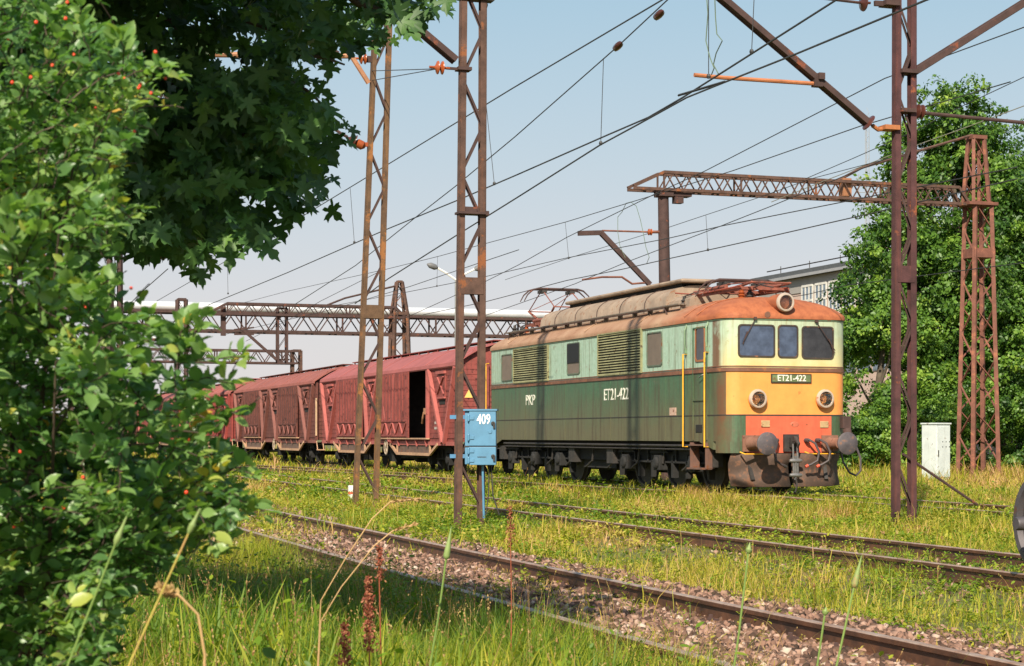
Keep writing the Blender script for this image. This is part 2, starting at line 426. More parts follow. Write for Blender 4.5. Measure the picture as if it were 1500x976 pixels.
# blade: tapered strip bending over, along +z with bend to +x
def blade_T(bend):
    z = [0, .42, .78, 1.0]; x = [0, bend*.12, bend*.42, bend*.85]; wd = [.5, .46, .3, 0]
    v = []
    for i in range(3): v += [(x[i], -wd[i], z[i]*(1-.12*bend)), (x[i], wd[i], z[i]*(1-.12*bend))]
    v.append((x[3], 0, z[3]*(1-.35*bend)))
    return np.array(v), np.array([[0,1,3,2],[2,3,5,4],[4,5,6,6]])
def blades(s, t, h, w_, tint, bendr=(.3,1.1)):
    """returns V,F(tri),tint with random yaw; h height, w_ width"""
    n = len(s); Vs = []; out = []
    a = NR.uniform(0, 2*np.pi, n); tilt = NR.normal(0, .22, n); tb = NR.uniform(0, 2*np.pi, n)
    bend = NR.uniform(*bendr, n)
    z = np.array([0, .42, .78, 1.0]); base = np.stack([s, t, ground_z(s, t)-.01], 1)
    V = np.zeros((n, 7, 3)); ca, sa = np.cos(a), np.sin(a)
    xs = np.array([0, .12, .42, .85]); wd = np.array([.5, .46, .3, 0])
    for i in range(4):
        x = bend*xs[i]*h; zz = h*(z[i] - bend*.25*z[i]**2)
        cx = ca*x + np.cos(tb)*tilt*z[i]*h; cy = sa*x + np.sin(tb)*tilt*z[i]*h
        for k, sg in enumerate((-1, 1) if i < 3 else (0,)):
            V[:, min(2*i+k, 6), 0] = cx - sa*sg*wd[i]*w_; V[:, min(2*i+k, 6), 1] = cy + ca*sg*wd[i]*w_; V[:, min(2*i+k, 6), 2] = zz
    V += base[:, None, :]
    TF = np.array([[0,1,3],[0,3,2],[2,3,5],[2,5,4],[4,5,6]])
    F = TF[None] + (np.arange(n)*7)[:, None, None]
    return V.reshape(-1, 3), F.reshape(-1, 3), np.repeat(tint, 7)
def join(parts):
    off = 0; Vs, Fs, Ts = [], [], []
    for V, F, T in parts: Vs.append(V); Fs.append(F+off); Ts.append(T); off += len(V)
    return np.concatenate(Vs), np.concatenate(Fs), np.concatenate(Ts)
def pts_in(n, s0, s1, t0, t1, keep):
    s = NR.uniform(s0, s1, n); t = NR.uniform(t0, t1, n)
    k = frustum_ok(s, t); s, t = s[k], t[k]; k = NR.random(len(s)) < keep(s, t); return s[k], t[k]
def bare(s, t):        # 0 where stones and soil stay open
    b = np.ones_like(s)
    k1 = np.abs(s-4.97)
    b = np.where(k1 < 2.25, .08 + .5*smooth(fbm(s*.9, t*.5), .47, .64), b)
    b = np.where((k1 > 1.6) & (s > 5), np.clip(.05+smooth(s + .9*(fbm(s*.8+4, t*.5)-.5), 6.65, 7.5), 0, 1), b)
    b = np.where((s > 6.4) & (s < 9.2) & (t > 17), b*(.62+.5*smooth(fbm(s*.7+9, t*.35+2), .35, .6)), b)
    return np.clip(b, 0, 1)
def clump(s, t, f, lo, hi): return smooth(fbm(s*f+3, t*f+11), lo, hi)

parts = []
def tone(s, t, base, spread):
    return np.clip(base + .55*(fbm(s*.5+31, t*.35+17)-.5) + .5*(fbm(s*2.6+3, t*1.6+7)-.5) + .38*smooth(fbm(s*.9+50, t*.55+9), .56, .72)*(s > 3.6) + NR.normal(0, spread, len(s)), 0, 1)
# field between and beyond the tracks
for (t0, t1, n, wdt, hh) in ((7, 20, 260000, .0065, .13), (20, 36, 420000, .010, .14), (36, 62, 420000, .018, .15), (62, 130, 260000, .04, .19)):
    s, t = pts_in(n, 3.3, 70 if t1 > 60 else 45, t0, t1, lambda s, t: bare(s, t)*(.45+.55*clump(s, t, 1.6, .3, .6)))
    h = hh*NR.gamma(3.2, .32, len(s))*(.45+.95*clump(s, t, .8, .4, .72))
    low = (np.abs(s-10.2) < 1.2) | (np.abs(s-17.5) < 1.3); h = np.where(low, np.minimum(h*.75, .24), h)
    h = np.where(s > 24, h*1.5, h); h = np.where((s > 14.6) & (s < 16.3) & (t < 60), np.minimum(h*(1.1+1.0*clump(s, t, 1.9, .45, .7)), .45), h)
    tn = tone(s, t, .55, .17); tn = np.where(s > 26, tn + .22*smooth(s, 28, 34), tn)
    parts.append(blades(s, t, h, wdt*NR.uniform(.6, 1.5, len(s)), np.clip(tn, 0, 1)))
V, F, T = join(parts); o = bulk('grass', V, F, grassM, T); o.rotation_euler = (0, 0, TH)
tag(o, 'low yellow green grass growing between and beyond the tracks', 'grass', kind='stuff')

# left side beyond the near track
parts = []
s, t = pts_in(200000, -40, 3.4, 20, 110, lambda s, t: .3+.7*clump(s, t, 1.0, .3, .6))
parts.append(blades(s, t, .2*NR.gamma(3.2, .32, len(s)), .02*NR.uniform(.6, 1.5, len(s)), tone(s, t, .5, .13)))
# tall verge grass in the foreground
s, t = pts_in(1200000, -4, 4.6, 3.0, 20, lambda s, t: (1-smooth(s+.6*fbm(s*2, t*2), 3.7, 4.3))*(.3+.7*clump(s, t, 1.8, .3, .6))*np.clip(12/(t+2), .2, 1)*.55)
hv = (.17+.13*clump(s, t, .9, .3, .7)+.10*(1-smooth(s, .8, 2.4)) + .09*smooth(s,3.0,3.6))*NR.gamma(5, .2, len(s))
parts.append(blades(s, t, np.minimum(hv*.86, .45), .0042*NR.uniform(.6, 1.8, len(s)), tone(s, t, .34, .12), (.2, 1.2)))
# coarse broad blades
s, t = pts_in(16000, -2, 3.2, 3.2, 9, lambda s, t: clump(s, t, 1.3, .45, .6))
parts.append(blades(s, t, np.minimum(.42*NR.gamma(6, .16, len(s)), .60), .011*NR.uniform(.6, 1.5, len(s)), tone(s, t, .3, .1), (.1, .9)))
V, F, T = join(parts); o = bulk('tall_grass', V, F, grassM, T); o.rotation_euler = (0, 0, TH)
tag(o, 'tall bright green grass of the verge in the foreground', 'grass', kind='stuff')

# broad-leaved weeds: rosettes and leafy stems
LT = np.array([(0,0,0),(.35,-.26,.05),(.35,.26,.05),(.75,-.2,.04),(.75,.2,.04),(1,0,-.04),(.35,0,-.01),(.75,0,-.02)])
LF = np.array([[0,1,6],[0,6,2],[1,3,7],[1,7,6],[6,7,4],[6,4,2],[3,5,7],[7,5,4]])
def weeds(s, t, hgt, leaf, per, base):
    n = len(s); S = np.repeat(s, per); Tt = np.repeat(t, per); H = np.repeat(hgt, per)
    u = NR.random(n*per); rad = H*.5*NR.random(n*per)
    az = NR.uniform(0, 2*np.pi, n*per)
    pos = np.stack([S+np.cos(az)*rad*.6, Tt+np.sin(az)*rad*.6, np.repeat(ground_z(s, t), per)+H*u], 1)
    d = np.stack([np.cos(az), np.sin(az), NR.normal(.25, .4, n*per)], 1)
    nr = np.stack([NR.normal(0, .35, n*per), NR.normal(0, .35, n*per), np.ones(n*per)], 1)
    tn = np.clip(np.repeat(tone(s, t, base, .1), per) + NR.normal(0, .08, n*per), 0, 1)
    return scatter(LT, LF, pos, frames(d, nr), np.repeat(leaf, per)*NR.uniform(.6, 1.3, n*per), tn)
parts = []
for (t0, t1, n, lf, hh, per) in ((7, 20, 17000, .034, .10, 15), (20, 36, 30000, .05, .12, 11), (36, 62, 22000, .08, .14, 9)):
    s, t = pts_in(n, 3.4, 26, t0, t1, lambda s, t: bare(s, t)*(.25+.75*clump(s, t, 1.1, .38, .58)))
    hg = hh*NR.gamma(3.5, .3, len(s)); low = (np.abs(s-10.2) < 1.2) | (np.abs(s-17.5) < 1.0); hg = np.where(low, np.minimum(hg, .2), hg)
    parts.append(weeds(s, t, hg, lf*NR.uniform(.6, 1.4, len(s)), per, .55))
s, t = pts_in(9000, -2, 4.3, 4, 16, lambda s, t: clump(s, t, 1.4, .45, .6)*(1-smooth(s, 3.6, 4.3)))
parts.append(weeds(s, t, .25*NR.gamma(4, .25, len(s)), .035*NR.uniform(.6, 1.4, len(s)), 14, .4))
V, F, T = join(parts); o = bulk('weeds', V, F, weedM, T); o.rotation_euler = (0, 0, TH)
tag(o, 'leafy green weeds scattered between the rails and over the verge', 'weeds', kind='stuff')

# dry seed heads and straw stems
strawM = leafmat('dry_straw', [(0,(.20,.09,.035)),(.4,(.36,.20,.08)),(.8,(.50,.34,.15)),(1,(.30,.28,.06))], trans=.25, rough=.7)
yelM = paint('yellow_petals', (.75,.5,.02), .1, bump=0)
def stems(s, t, h, wst, head):
    n = len(s); V1, F1, T1 = blades(s, t, h, wst, NR.random(n), (.05, .5))
    per = 7; u = NR.uniform(.72, 1, n*per); tip = V1.reshape(n, 7, 3)[:, 6]; mid = V1.reshape(n, 7, 3)[:, 4]
    pos = np.repeat(mid, per, 0) + (np.repeat(tip-mid, per, 0))*((u-.6)/.4)[:, None]
    d = np.repeat(tip-mid, per, 0) + NR.normal(0, .03, (n*per, 3))
    V2, F2, T2 = scatter(LT, LF, pos, frames(d, rvec(n*per)), np.repeat(head, per)*NR.uniform(.6, 1.2, n*per), NR.random(n*per))
    return join([(V1, F1, T1), (V2, F2, T2)])
s, t = pts_in(16000, -1, 4.1, 5, 16, lambda s, t: .10+.3*clump(s, t, 1.5, .4, .6)); a1 = stems(s, t, .36*NR.gamma(12, .083, len(s)), .003+0*s, .013+0*s)
s, t = pts_in(9000, 6.8, 45, 12, 70, lambda s, t: bare(s, t)*(.12+.5*clump(s, t, .5, .5, .65)+.6*(s > 27))); a2 = stems(s, t, .26*NR.gamma(12, .083, len(s)), .007+.0002*t, .022+.0006*t)
V, F, T = join([a1, a2]); o = bulk('dry_grass_stems', V, F, strawM, T); o.rotation_euler = (0, 0, TH)
tag(o, 'dry straw coloured grass stems with seed heads among the green', 'dry grass', kind='stuff')

# ================================================================== LOCOMOTIVE
LS, LTT = 17.5, 33.25                   # track centre and distance of the front face
def lf(px, py, dy=0.0):                # photo pixel on the front (dy behind the face) -> local x, z
    p = on_t(px, py, LTT+dy); s, t = ST_of(p.x, p.y); return s-LS, p.z
def lsd(px, py, x=-1.46):              # photo pixel on the near side -> local y, z
    p = on_s(px, py, LS+x); s, t = ST_of(p.x, p.y); return t-LTT, p.z
o_ = P(LS, LTT+8, 0)
loco = empty('electric_locomotive', P(LS, LTT, 0), TH, 'two tone green electric locomotive with yellow and red front and rusty orange roof', 'locomotive')
LL, HW = 15.8, 1.46
def plan(hw, y0, y1, r, n=7):
    r = min(r, hw-.01, (y1-y0)/2-.01); pts = []
    for cx, cy, a0 in ((hw-r, y0+r, -90), (hw-r, y1-r, 0), (-hw+r, y1-r, 90), (-hw+r, y0+r, 180)):
        for i in range(n+1):
            a = R(a0+90*i/n); pts.append((cx+r*math.cos(a), cy+r*math.sin(a)))
    return pts
gradG, t_, p_ = nodes('loco_green')
vv = coords(t_); sx = t_.nodes.new('ShaderNodeSeparateXYZ'); t_.links.new(vv, sx.inputs[0])
nz = noise(t_, vv, 1.1, 6, .65); n9 = noise(t_, vv, 14, 4)
st = noise(t_, coords(t_, (5,5,.35)), 1.6, 4, .7)
h_ = mth(t_, 'ADD', sx.outputs[2], mth(t_, 'MULTIPLY', mth(t_, 'SUBTRACT', nz, .5), 1.1))
gcol = mix(t_, mrange(t_, n9, .3, .7), (.040,.105,.052), (.060,.135,.070))
gcol = mix(t_, mth(t_, 'MULTIPLY', mrange(t_, sx.outputs[1], .15, .9, .15, 1), mrange(t_, h_, 2.5, 1.35, 0, .85)), gcol, (.125,.105,.055))       # brake dust caked low on the side
gcol = mix(t_, mrange(t_, st, .48, .66, 0, .75), gcol, (.065,.045,.025)); gcol = mix(t_, mrange(t_, noise(t_, vv, 3.5, 7, .75), .60, .68, 0, .7), gcol, (.11,.10,.06))
cor = mth(t_, 'MULTIPLY', mth(t_, 'MULTIPLY', mrange(t_, sx.outputs[1], .02, .2), mrange(t_, sx.outputs[1], .62, .38)), mrange(t_, nz, .3, .55))  # rusty corner
gcol = mix(t_, mth(t_, 'MULTIPLY', cor, .85), gcol, (.15,.055,.025))
t_.links.new(gcol, p_.inputs['Base Color']); p_.inputs['Roughness'].default_value = .5; bumpy(t_, p_, noise(t_, vv, 2.2, 3), .25, .02)
MINT, t_, p_ = nodes('loco_mint')
vv = coords(t_); sx = t_.nodes.new('ShaderNodeSeparateXYZ'); t_.links.new(vv, sx.inputs[0])
nz = noise(t_, vv, 1.6, 6, .65); st = noise(t_, coords(t_, (6,6,.3)), 2.0, 4, .7)
c = mix(t_, mrange(t_, noise(t_, vv, 9, 4), .3, .7), (.30,.43,.32), (.39,.52,.41))
c = mix(t_, mrange(t_, st, .50, .68, 0, .7), c, (.15,.14,.08)); c = mix(t_, mrange(t_, noise(t_, vv, 5, 7, .75), .60, .66, 0, .6), c, (.17,.10,.05))
fr_ = mrange(t_, sx.outputs[1], .45, .1)                        # the cab front is yellowed with grime
low = mrange(t_, sx.outputs[2], 3.35, 2.7, .25, 1)
c = mix(t_, mth(t_, 'MULTIPLY', fr_, low), c, mix(t_, mrange(t_, nz, .3, .7), (.60,.58,.30), (.62,.43,.17)))
cor = mth(t_, 'MULTIPLY', mth(t_, 'MULTIPLY', mrange(t_, sx.outputs[1], .26, .34), mrange(t_, sx.outputs[1], .66, .58)), mrange(t_, nz, .35, .5))
c = mix(t_, mth(t_, 'MULTIPLY', cor, .9), c, (.15,.06,.025))
t_.links.new(c, p_.inputs['Base Color']); p_.inputs['Roughness'].default_value = .5; bumpy(t_, p_, noise(t_, vv, 2.2, 3), .25, .02)
YF = paint('loco_yellow', (.78,.30,.07), .12, .12, (.40,.16,.04), .5, 2.5, streak=.25, streakcol=(.45,.2,.05))
RF = paint('loco_red', (.62,.115,.055), .18, .12, (.22,.07,.03), .55, 2.5, streak=.3, streakcol=(.2,.05,.03))
ROOF, t_, p_ = nodes('loco_roof')
vv = coords(t_); sx = t_.nodes.new('ShaderNodeSeparateXYZ'); t_.links.new(vv, sx.inputs[0])
nz = noise(t_, vv, 1.3, 6, .7); st = noise(t_, coords(t_, (3,1.2,3)), 2.0, 5, .7)
c = mix(t_, mrange(t_, nz, .3, .7), (.27,.135,.075), (.40,.25,.155))
fo = mrange(t_, mth(t_, 'ADD', sx.outputs[1], mth(t_, 'MULTIPLY', nz, 2.0)), 4.6, 2.4)
c = mix(t_, fo, c, mix(t_, mrange(t_, st, .3, .7), (.24,.065,.025), (.43,.135,.05)))
c = mix(t_, mrange(t_, st, .6, .72, 0, .6), c, (.11,.05,.03))
t_.links.new(c, p_.inputs['Base Color']); p_.inputs['Roughness'].default_value = .75; bumpy(t_, p_, noise(t_, vv, 6, 5, .7), .4, .015)
BELT = paint('belt_rail', (.17,.075,.045), .3, .3, (.28,.11,.04), .7)

Z0, Z1, Z2, Z3 = 1.10, 1.65, 2.60, 3.66
b = MB(); rings = []
zs = [Z0, Z1-.012, Z1+.012, Z2, Z2+.01, Z3]
N0 = 32
for z in zs: rings.append([(x, y, z) for x, y in plan(HW, 0, LL, .42)])
N0 = len(rings[0])
for r_ in rings: b.v += r_
for i in range(len(zs)-1):
    for j in range(N0):
        x = (rings[0][j][0]+rings[0][(j+1)%N0][0])/2; y = (rings[0][j][1]+rings[0][(j+1)%N0][1])/2
        zc = (zs[i]+zs[i+1])/2; mi = 0
        if zc > Z2: mi = 1
        elif y < .16 and zc > Z1: mi = 2
        b.f.append((i*N0+j, i*N0+(j+1)%N0, (i+1)*N0+(j+1)%N0, (i+1)*N0+j)); b.m.append(mi)
body = b.build('body', [gradG, MINT, YF, RF], loco, smooth=True)
# skirts under both cabs, down to the buffer beam
for yy0, sg in ((0, 1), (LL, -1)):
    b = MB(); pl = plan(HW, 0, LL, .42); top, bot = [], []
    seq = [q for q in pl if (q[1] < .5 if sg == 1 else q[1] > LL-.5)]
    seq = sorted(seq, key=lambda q: math.atan2(q[0], 1.0*(abs(q[1]-yy0)+.01) ))
    seq = [(-HW, yy0+sg*1.25)] + [(-HW, yy0+sg*.6)] + seq + [(HW, yy0+sg*.6), (HW, yy0+sg*1.25)]
    for x, y in seq:
        dd = abs(y-yy0); zb = .86 if dd < .55 else (.93 if dd < .7 else 1.085)
        if abs(x) == HW and dd > 1: zb = 1.085
        top.append((x, y, 1.10)); bot.append((x, y, zb))
    n = len(seq); b.v = top+bot
    for i in range(n-1):
        xm = (seq[i][0]+seq[i+1][0])/2; ym = abs((seq[i][1]+seq[i+1][1])/2-yy0)
        b.f.append((i, i+1, n+i+1, n+i)); b.m.append(0)
    o = b.build('skirt', [gradG, RF], loco)
    so_ = o.modifiers.new('thick', 'SOLIDIFY'); so_.thickness = .02; so_.offset = -1 if sg == 1 else 1
xa_, xb_ = lf(1092.5,630)[0], min(lf(1229,630)[0], 1.0)
b = MB(); b.b2((xa_,-.007,.862),(xb_,.02,Z1-.02)); b.build('red_panel', RF, loco)
# roof shell
b = MB(); prof = [(-.03, 3.66), (-.03, 3.72), (-.015, 3.765)]
for k in range(9):
    u = k/8; prof.append((.02+1.28*u**1.2, 3.80+.40*(1-(1-u)**2.1)))
for d, z in prof:
    b.v += [(x, y, z) for x, y in plan(HW-d, d, LL-d, max(.42-d*.05, .1))]
for i in range(len(prof)-1):
    for j in range(N0): b.f.append((i*N0+j, i*N0+(j+1)%N0, (i+1)*N0+(j+1)%N0, (i+1)*N0+j)); b.m.append(0)
b.f.append(tuple((len(prof)-1)*N0+j for j in range(N0))); b.m.append(0)
b.build('roof', ROOF, loco, smooth=True)
def band(z0, z1, out, name, mat, y0=None, y1=None):
    b = MB(); a = plan(HW+out, -out, LL+out, .42+out); n = len(a)
    c_ = plan(HW-.03, .03, LL-.03, .39)
    b.v = [(x,y,z0) for x,y in a] + [(x,y,z1) for x,y in a] + [(x,y,z0) for x,y in c_] + [(x,y,z1) for x,y in c_]
    for j in range(n):
        k = (j+1) % n
        b.f += [(j,k,n+k,n+j), (n+j,n+k,3*n+k,3*n+j), (2*n+j,2*n+k,k,j)]; b.m += [0]*3
    return b.build(name, mat, loco, smooth=True)
band(Z2-.045, Z2+.035, .022, 'belt_rail', BELT)
band(Z2+.055, Z2+.075, .014, 'belt_rail', BELT)
band(Z3-.03, Z3+.02, .016, 'gutter', paint('gutter_green', (.12,.17,.10), .3, .3))
band(Z1-.012, Z1+.010, .007, 'panel_seam', DARK2)
# roof seams
for y in (1.35, 2.0, 4.6, 8.0, 11.4, 13.9):
    pts = []
    for k in range(13):
        u = -1+2*k/12; x = u*(HW+.03)
        d = HW-abs(x); uu = min(1, max(0, d)/1.30)**(1/1.2)
        pts.append((x, y, 3.80+.41*(1-(1-uu)**2.1)))
    MB().tube(pts, .011, 5).build('roof_seam', ROOF, loco)

GL = glass('cab_glass', (.035,.05,.085), .06); GLD = glass('dark_glass', (.012,.012,.014), .1)
RUB = paint('window_rubber', (.05,.035,.025), .3, .25, (.25,.1,.04))
def framed(name, ax, c, w_, h_, matg, matf, fw=.035, proud=.022, panes=True, parent=loco, rc=.05):
    """window on the front (ax y, facing -y) or near side (ax x, facing -x); c = centre on the wall plane"""
    def rr(w__, h__, r):
        pts = []
        for cx, cz, a0 in ((w__/2-r,-h__/2+r,-90),(w__/2-r,h__/2-r,0),(-w__/2+r,h__/2-r,90),(-w__/2+r,-h__/2+r,180)):
            for i in range(4): a = R(a0+30*i); pts.append((cx+r*math.cos(a), cz+r*math.sin(a)))
        return pts
    O = rr(w_+2*fw, h_+2*fw, rc+fw*.5); I_ = rr(w_, h_, rc); n = len(O)
    def mp(u, v, o): return (c[0]+u, c[1]-o, c[2]+v) if ax == 'y' else (c[0]-o, c[1]-u, c[2]+v)
    f = MB(); f.v = [mp(u,v,-.01) for u,v in O]+[mp(u,v,proud) for u,v in O]+[mp(u,v,proud) for u,v in I_]+[mp(u,v,.003) for u,v in I_]
    for j in range(n):
        k = (j+1)%n
        f.f += [(j,k,n+k,n+j),(n+j,n+k,2*n+k,2*n+j),(2*n+j,2*n+k,3*n+k,3*n+j)]; f.m += [0]*3
    fo_ = f.build('window' if name == 'window' else name, matf, parent, smooth=False)
    g_ = MB(); g_.add([mp(u,v,.005) for u,v in I_]+[mp(u,v,-.008) for u,v in I_], [tuple(range(n)), tuple(range(2*n-1,n-1,-1))]+[(j,(j+1)%n,n+(j+1)%n,n+j) for j in range(n)])
    go = g_.build('pane', matg, fo_)
    return fo_
# windscreens
for (x0,y0,x1,y1), mt in (((1082,474,1134,523), GL), ((1140,475,1168,524), GL), ((1175,477,1220,526), GLD)):
    a = lf(x0, y0); c = lf(x1, y1)
    framed('windscreen', 'y', ((a[0]+c[0])/2, 0, (a[1]+c[1])/2-.01), abs(c[0]-a[0])-.03, abs(a[1]-c[1])-.06, mt, RUB, .03, .02, rc=.06)
for px0, py0, px1, py1 in ((1105,468,1088,500), (1195,472,1222,514)):
    a = lf(px0, py0); c = lf(px1, py1)
    b = MB(); b.beam((a[0],-.035,a[1]), (c[0],-.04,c[1]), .018, .012); b.box((a[0],-.03,a[1]+.02),(.06,.07,.06)); m_ = ((a[0]+c[0]*2)/3, -.03, (a[1]+2*c[1])/3)
    b.beam((c[0]-.01,-.03,c[1]-.06),(m_[0],-.03,m_[2]+.05),.012,.02)
    b.build('wiper', RUSTD, loco)
# number plate
def text_mesh(s, size, depth=.006, xs=1.0, bold=0.0):
    cu = bpy.data.curves.new('lettering', 'FONT'); cu.body = s; cu.size = size; cu.extrude = depth; cu.align_x = 'CENTER'; cu.align_y = 'CENTER'; cu.offset = bold; cu.resolution_u = 3
    to = bpy.data.objects.new('lettering', cu); COL.objects.link(to); bpy.context.view_layer.update()
    me = bpy.data.meshes.new_from_object(to.evaluated_get(bpy.context.evaluated_depsgraph_get())); bpy.data.objects.remove(to); bpy.data.curves.remove(cu)
    for v in me.vertices: v.co.x *= xs
    me.name = 'lettering'; return me
def lettering(s, size, parent, loc, face, mat, xs=1.0, depth=.006, bold=0.0, name='lettering', label=None):
    me = text_mesh(s, size, depth, xs, bold); me.materials.clear(); me.materials.append(mat)
    rot = {'y': (R(90), 0, 0), 'x': (R(90), 0, R(-90))}[face]
    o = link(name, me, parent, loc, rot)
    if label: o['label'] = label
    return o
LET = paint('raised_letters', (.72,.70,.60), .15, .12, (.3,.2,.1), .5)
a = lf(1129, 547.5); c = lf(1188, 561.5)
pc = ((a[0]+c[0])/2, 0, (a[1]+c[1])/2); pw, ph = abs(c[0]-a[0]), abs(a[1]-c[1])
b = MB(); b.box((pc[0], -.012, pc[2]), (pw, .03, ph)); plate = b.build('number_plate', paint('plate_frame', (.04,.035,.02), .3), loco)
b = MB(); b.box((pc[0], -.020, pc[2]), (pw-.05, .02, ph-.05)); b.build('plate_field', paint('plate_green', (.13,.17,.07), .3, .3), plate)
lettering('ET21-422', .185, plate, (pc[0], -.036, pc[2]), 'y', LET, .93, .005, .002)
# side lettering and plates
y_, z_ = lsd(902.5, 578.5); lettering('ET21-422', .40, loco, (-HW-.004, y_, z_), 'x', LET, 1.0, .006, .0)
y_, z_ = lsd(777, 587); lettering('PKP', .40, loco, (-HW-.004, y_, z_), 'x', LET, 1.15, .006, .0)
y_, z_ = lsd(986, 603); b = MB(); b.box((-HW-.006, y_, z_), (.016, .34, .17)); b.build('maker_plate', paint('pink_plate', (.50,.33,.25), .25, .2), loco)
for px in (1102, 1207):
    a = lf(px+19, 621) if px < 1150 else lf(px, 622)
    b = MB(); b.box((a[0], -.012, a[1]), (.20, .03, .14)); b.build('socket_plate', paint('pale_plate', (.42,.28,.14), .3, .3), loco, bevel=.01)
a = lf(1164, 622); b = MB(); b.lathe((a[0], .01, a[1]), (0,-1,0), [(.10,0),(.10,.018),(.085,.024)], 20); o = b.build('oval_badge', paint('red_badge', (.50,.13,.07), .2, .1), loco); 
for v in o.data.vertices: v.co.z = a[1] + (v.co.z-a[1])*.6
# headlamps
CHR = paint('lamp_rim', (.50,.40,.32), .2, .25, (.35,.17,.08), .4, metal=.2)
LENS, t_, p_ = nodes('lamp_lens'); p_.inputs['Base Color'].default_value = (.30,.29,.27,1); p_.inputs['Roughness'].default_value = .12; p_.inputs['Metallic'].default_value = .9
LGL, t_, p_ = nodes('lamp_glass'); p_.inputs['Base Color'].default_value = (.9,.9,.9,1); p_.inputs['Roughness'].default_value = .04; p_.inputs['Transmission Weight'].default_value = 1; p_.inputs['IOR'].default_value = 1.45
AMB = paint('amber_bulb', (.9,.35,.12), .1, bump=0)
def headlamp(x, z, r, y0, out, hm, back=.0):
    b = MB(); b.lathe((x, y0, z), (0,-1,0), [(r*.98,-back),(r*1.02,0),(r*1.04,out*.8),(r*.9,out*.8),(r*.9,-.05)], 28, cap=False); h = b.build('headlamp', hm, loco, smooth=True)
    b = MB(); y1 = y0-out
    b.lathe((x,y1,z),(0,-1,0),[(r*1.05,-.05),(r*1.10,-.03),(r*1.10,.0),(r*1.0,.03),(r*.83,.035),(r*.78,.012),(r*.78,-.05)],28, cap=False); b.build('rim', CHR, h, smooth=True)
    b = MB(); rg = [(Vector((x,y1+.0-.012+.16*(1-(q/.78)**2),z)), r*q) for q in (.78,.7,.6,.45,.3,.15,.02)]
    n = 28; x_ = Vector((1,0,0)); z__ = Vector((0,0,1))
    for c_, rr_ in rg:
        for j in range(n): a_ = 2*math.pi*j/n; b.v.append(tuple(c_+(x_*math.cos(a_)+z__*math.sin(a_))*rr_))
    for i in range(len(rg)-1):
        for j in range(n): b.f.append((i*n+j, i*n+(j+1)%n, (i+1)*n+(j+1)%n, (i+1)*n+j)); b.m.append(0)
    me = bpy.data.meshes.new('reflector'); me.from_pydata(b.v, [], b.f); me.materials.append(LENS); me.polygons.foreach_set('use_smooth', [True]*len(b.f)); link('reflector', me, h)
    b = MB(); b.lathe((x,y1+.10,z),(0,-1,0),[(.012,-.05),(.03,-.03),(.035,0),(.03,.03),(.01,.04)],12); b.build('bulb', AMB, h, smooth=True)
    b = MB(); b.lathe((x,y1-.018,z),(0,-1,0),[(r*.8,0),(r*.7,.012),(r*.4,.022),(.001,.026)],28); b.build('lens', LGL, h, smooth=True)
    return h
for px in (1110, 1208.5):
    a = lf(px, 584.5, -.08); headlamp(a[0], a[1], .185, 0, .10, YF)
a = lf(1151.5, 443, -.1); HLX, HLZ = a
headlamp(HLX, HLZ, .185, .10, .18, ROOF, back=.25)
b = MB(); b.tube([(HLX,-.02,HLZ),(HLX,.35,HLZ-.01),(HLX,.9,HLZ-.06),(HLX,1.7,HLZ-.14)],[.20,.20,.17,.06],20); b.build('lamp_fairing', ROOF, loco, smooth=True)
a = lf(1123, 458, .0); b = MB(); b.lathe((a[0],.25,a[1]),(0,-1,-.15),[(.03,0),(.035,.15),(.045,.24),(.065,.3)],14); b.box((a[0],.33,a[1]-.06),(.05,.06,.12)); b.lathe((a[0]-.05,.3,a[1]+.07),(0,-1,-.1),[(.02,0),(.025,.1),(.045,.16)],12); b.build('horn', paint('buffer_rust', (.21,.10,.065), .3, .3, (.10,.045,.03), .8), loco, smooth=True)
# pilot grime: small corner marks
for (px,py) in ((1046,575),(1046,590)):
    y_, z_ = lsd(px,py); b = MB(); b.box((-HW-.001+.03,.33,z_),(.02,.05,.1 if py<580 else .06)); b.build('marker_patch', YEL if py<580 else WHITEP, loco)

for y in (3.05, 6.3, 9.4, 12.5):
    b = MB(); b.b2((-HW-.006, y-.008, Z0+.01), (-HW+.01, y+.008, Z2-.06)); b.build('panel_joint', gradG, loco)
# ---- near side openings
def rect_side(x0,y0,x1,y1):
    a = lsd(x0,y0); c = lsd(x1,y1); return ((-HW-.0, (a[0]+c[0])/2, (a[1]+c[1])/2), abs(a[0]-c[0]), abs(a[1]-c[1]))
BRG = paint('brown_blind', (.16,.12,.09), .15, .1, rough=.5); FRM = paint('window_frame_grey', (.10,.13,.09), .3, .3)
for q, mt in (((735,520,751,558), BRG), ((831,503.5,850,548), BRG), ((948,488,970.5,536), BRG)):
    c, w_, h_ = rect_side(*q); fo_ = framed('side_window', 'x', c, w_-.08, h_-.06, mt, FRM, .03, .02)
    if q[0] == 831:
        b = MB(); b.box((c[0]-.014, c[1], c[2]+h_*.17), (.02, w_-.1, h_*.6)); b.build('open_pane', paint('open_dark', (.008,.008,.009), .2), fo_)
LOUV = paint('louvre_paint', (.25,.24,.12), .3, .35, (.09,.06,.03)); LOUVB = paint('louvre_back', (.01,.01,.008), .2)
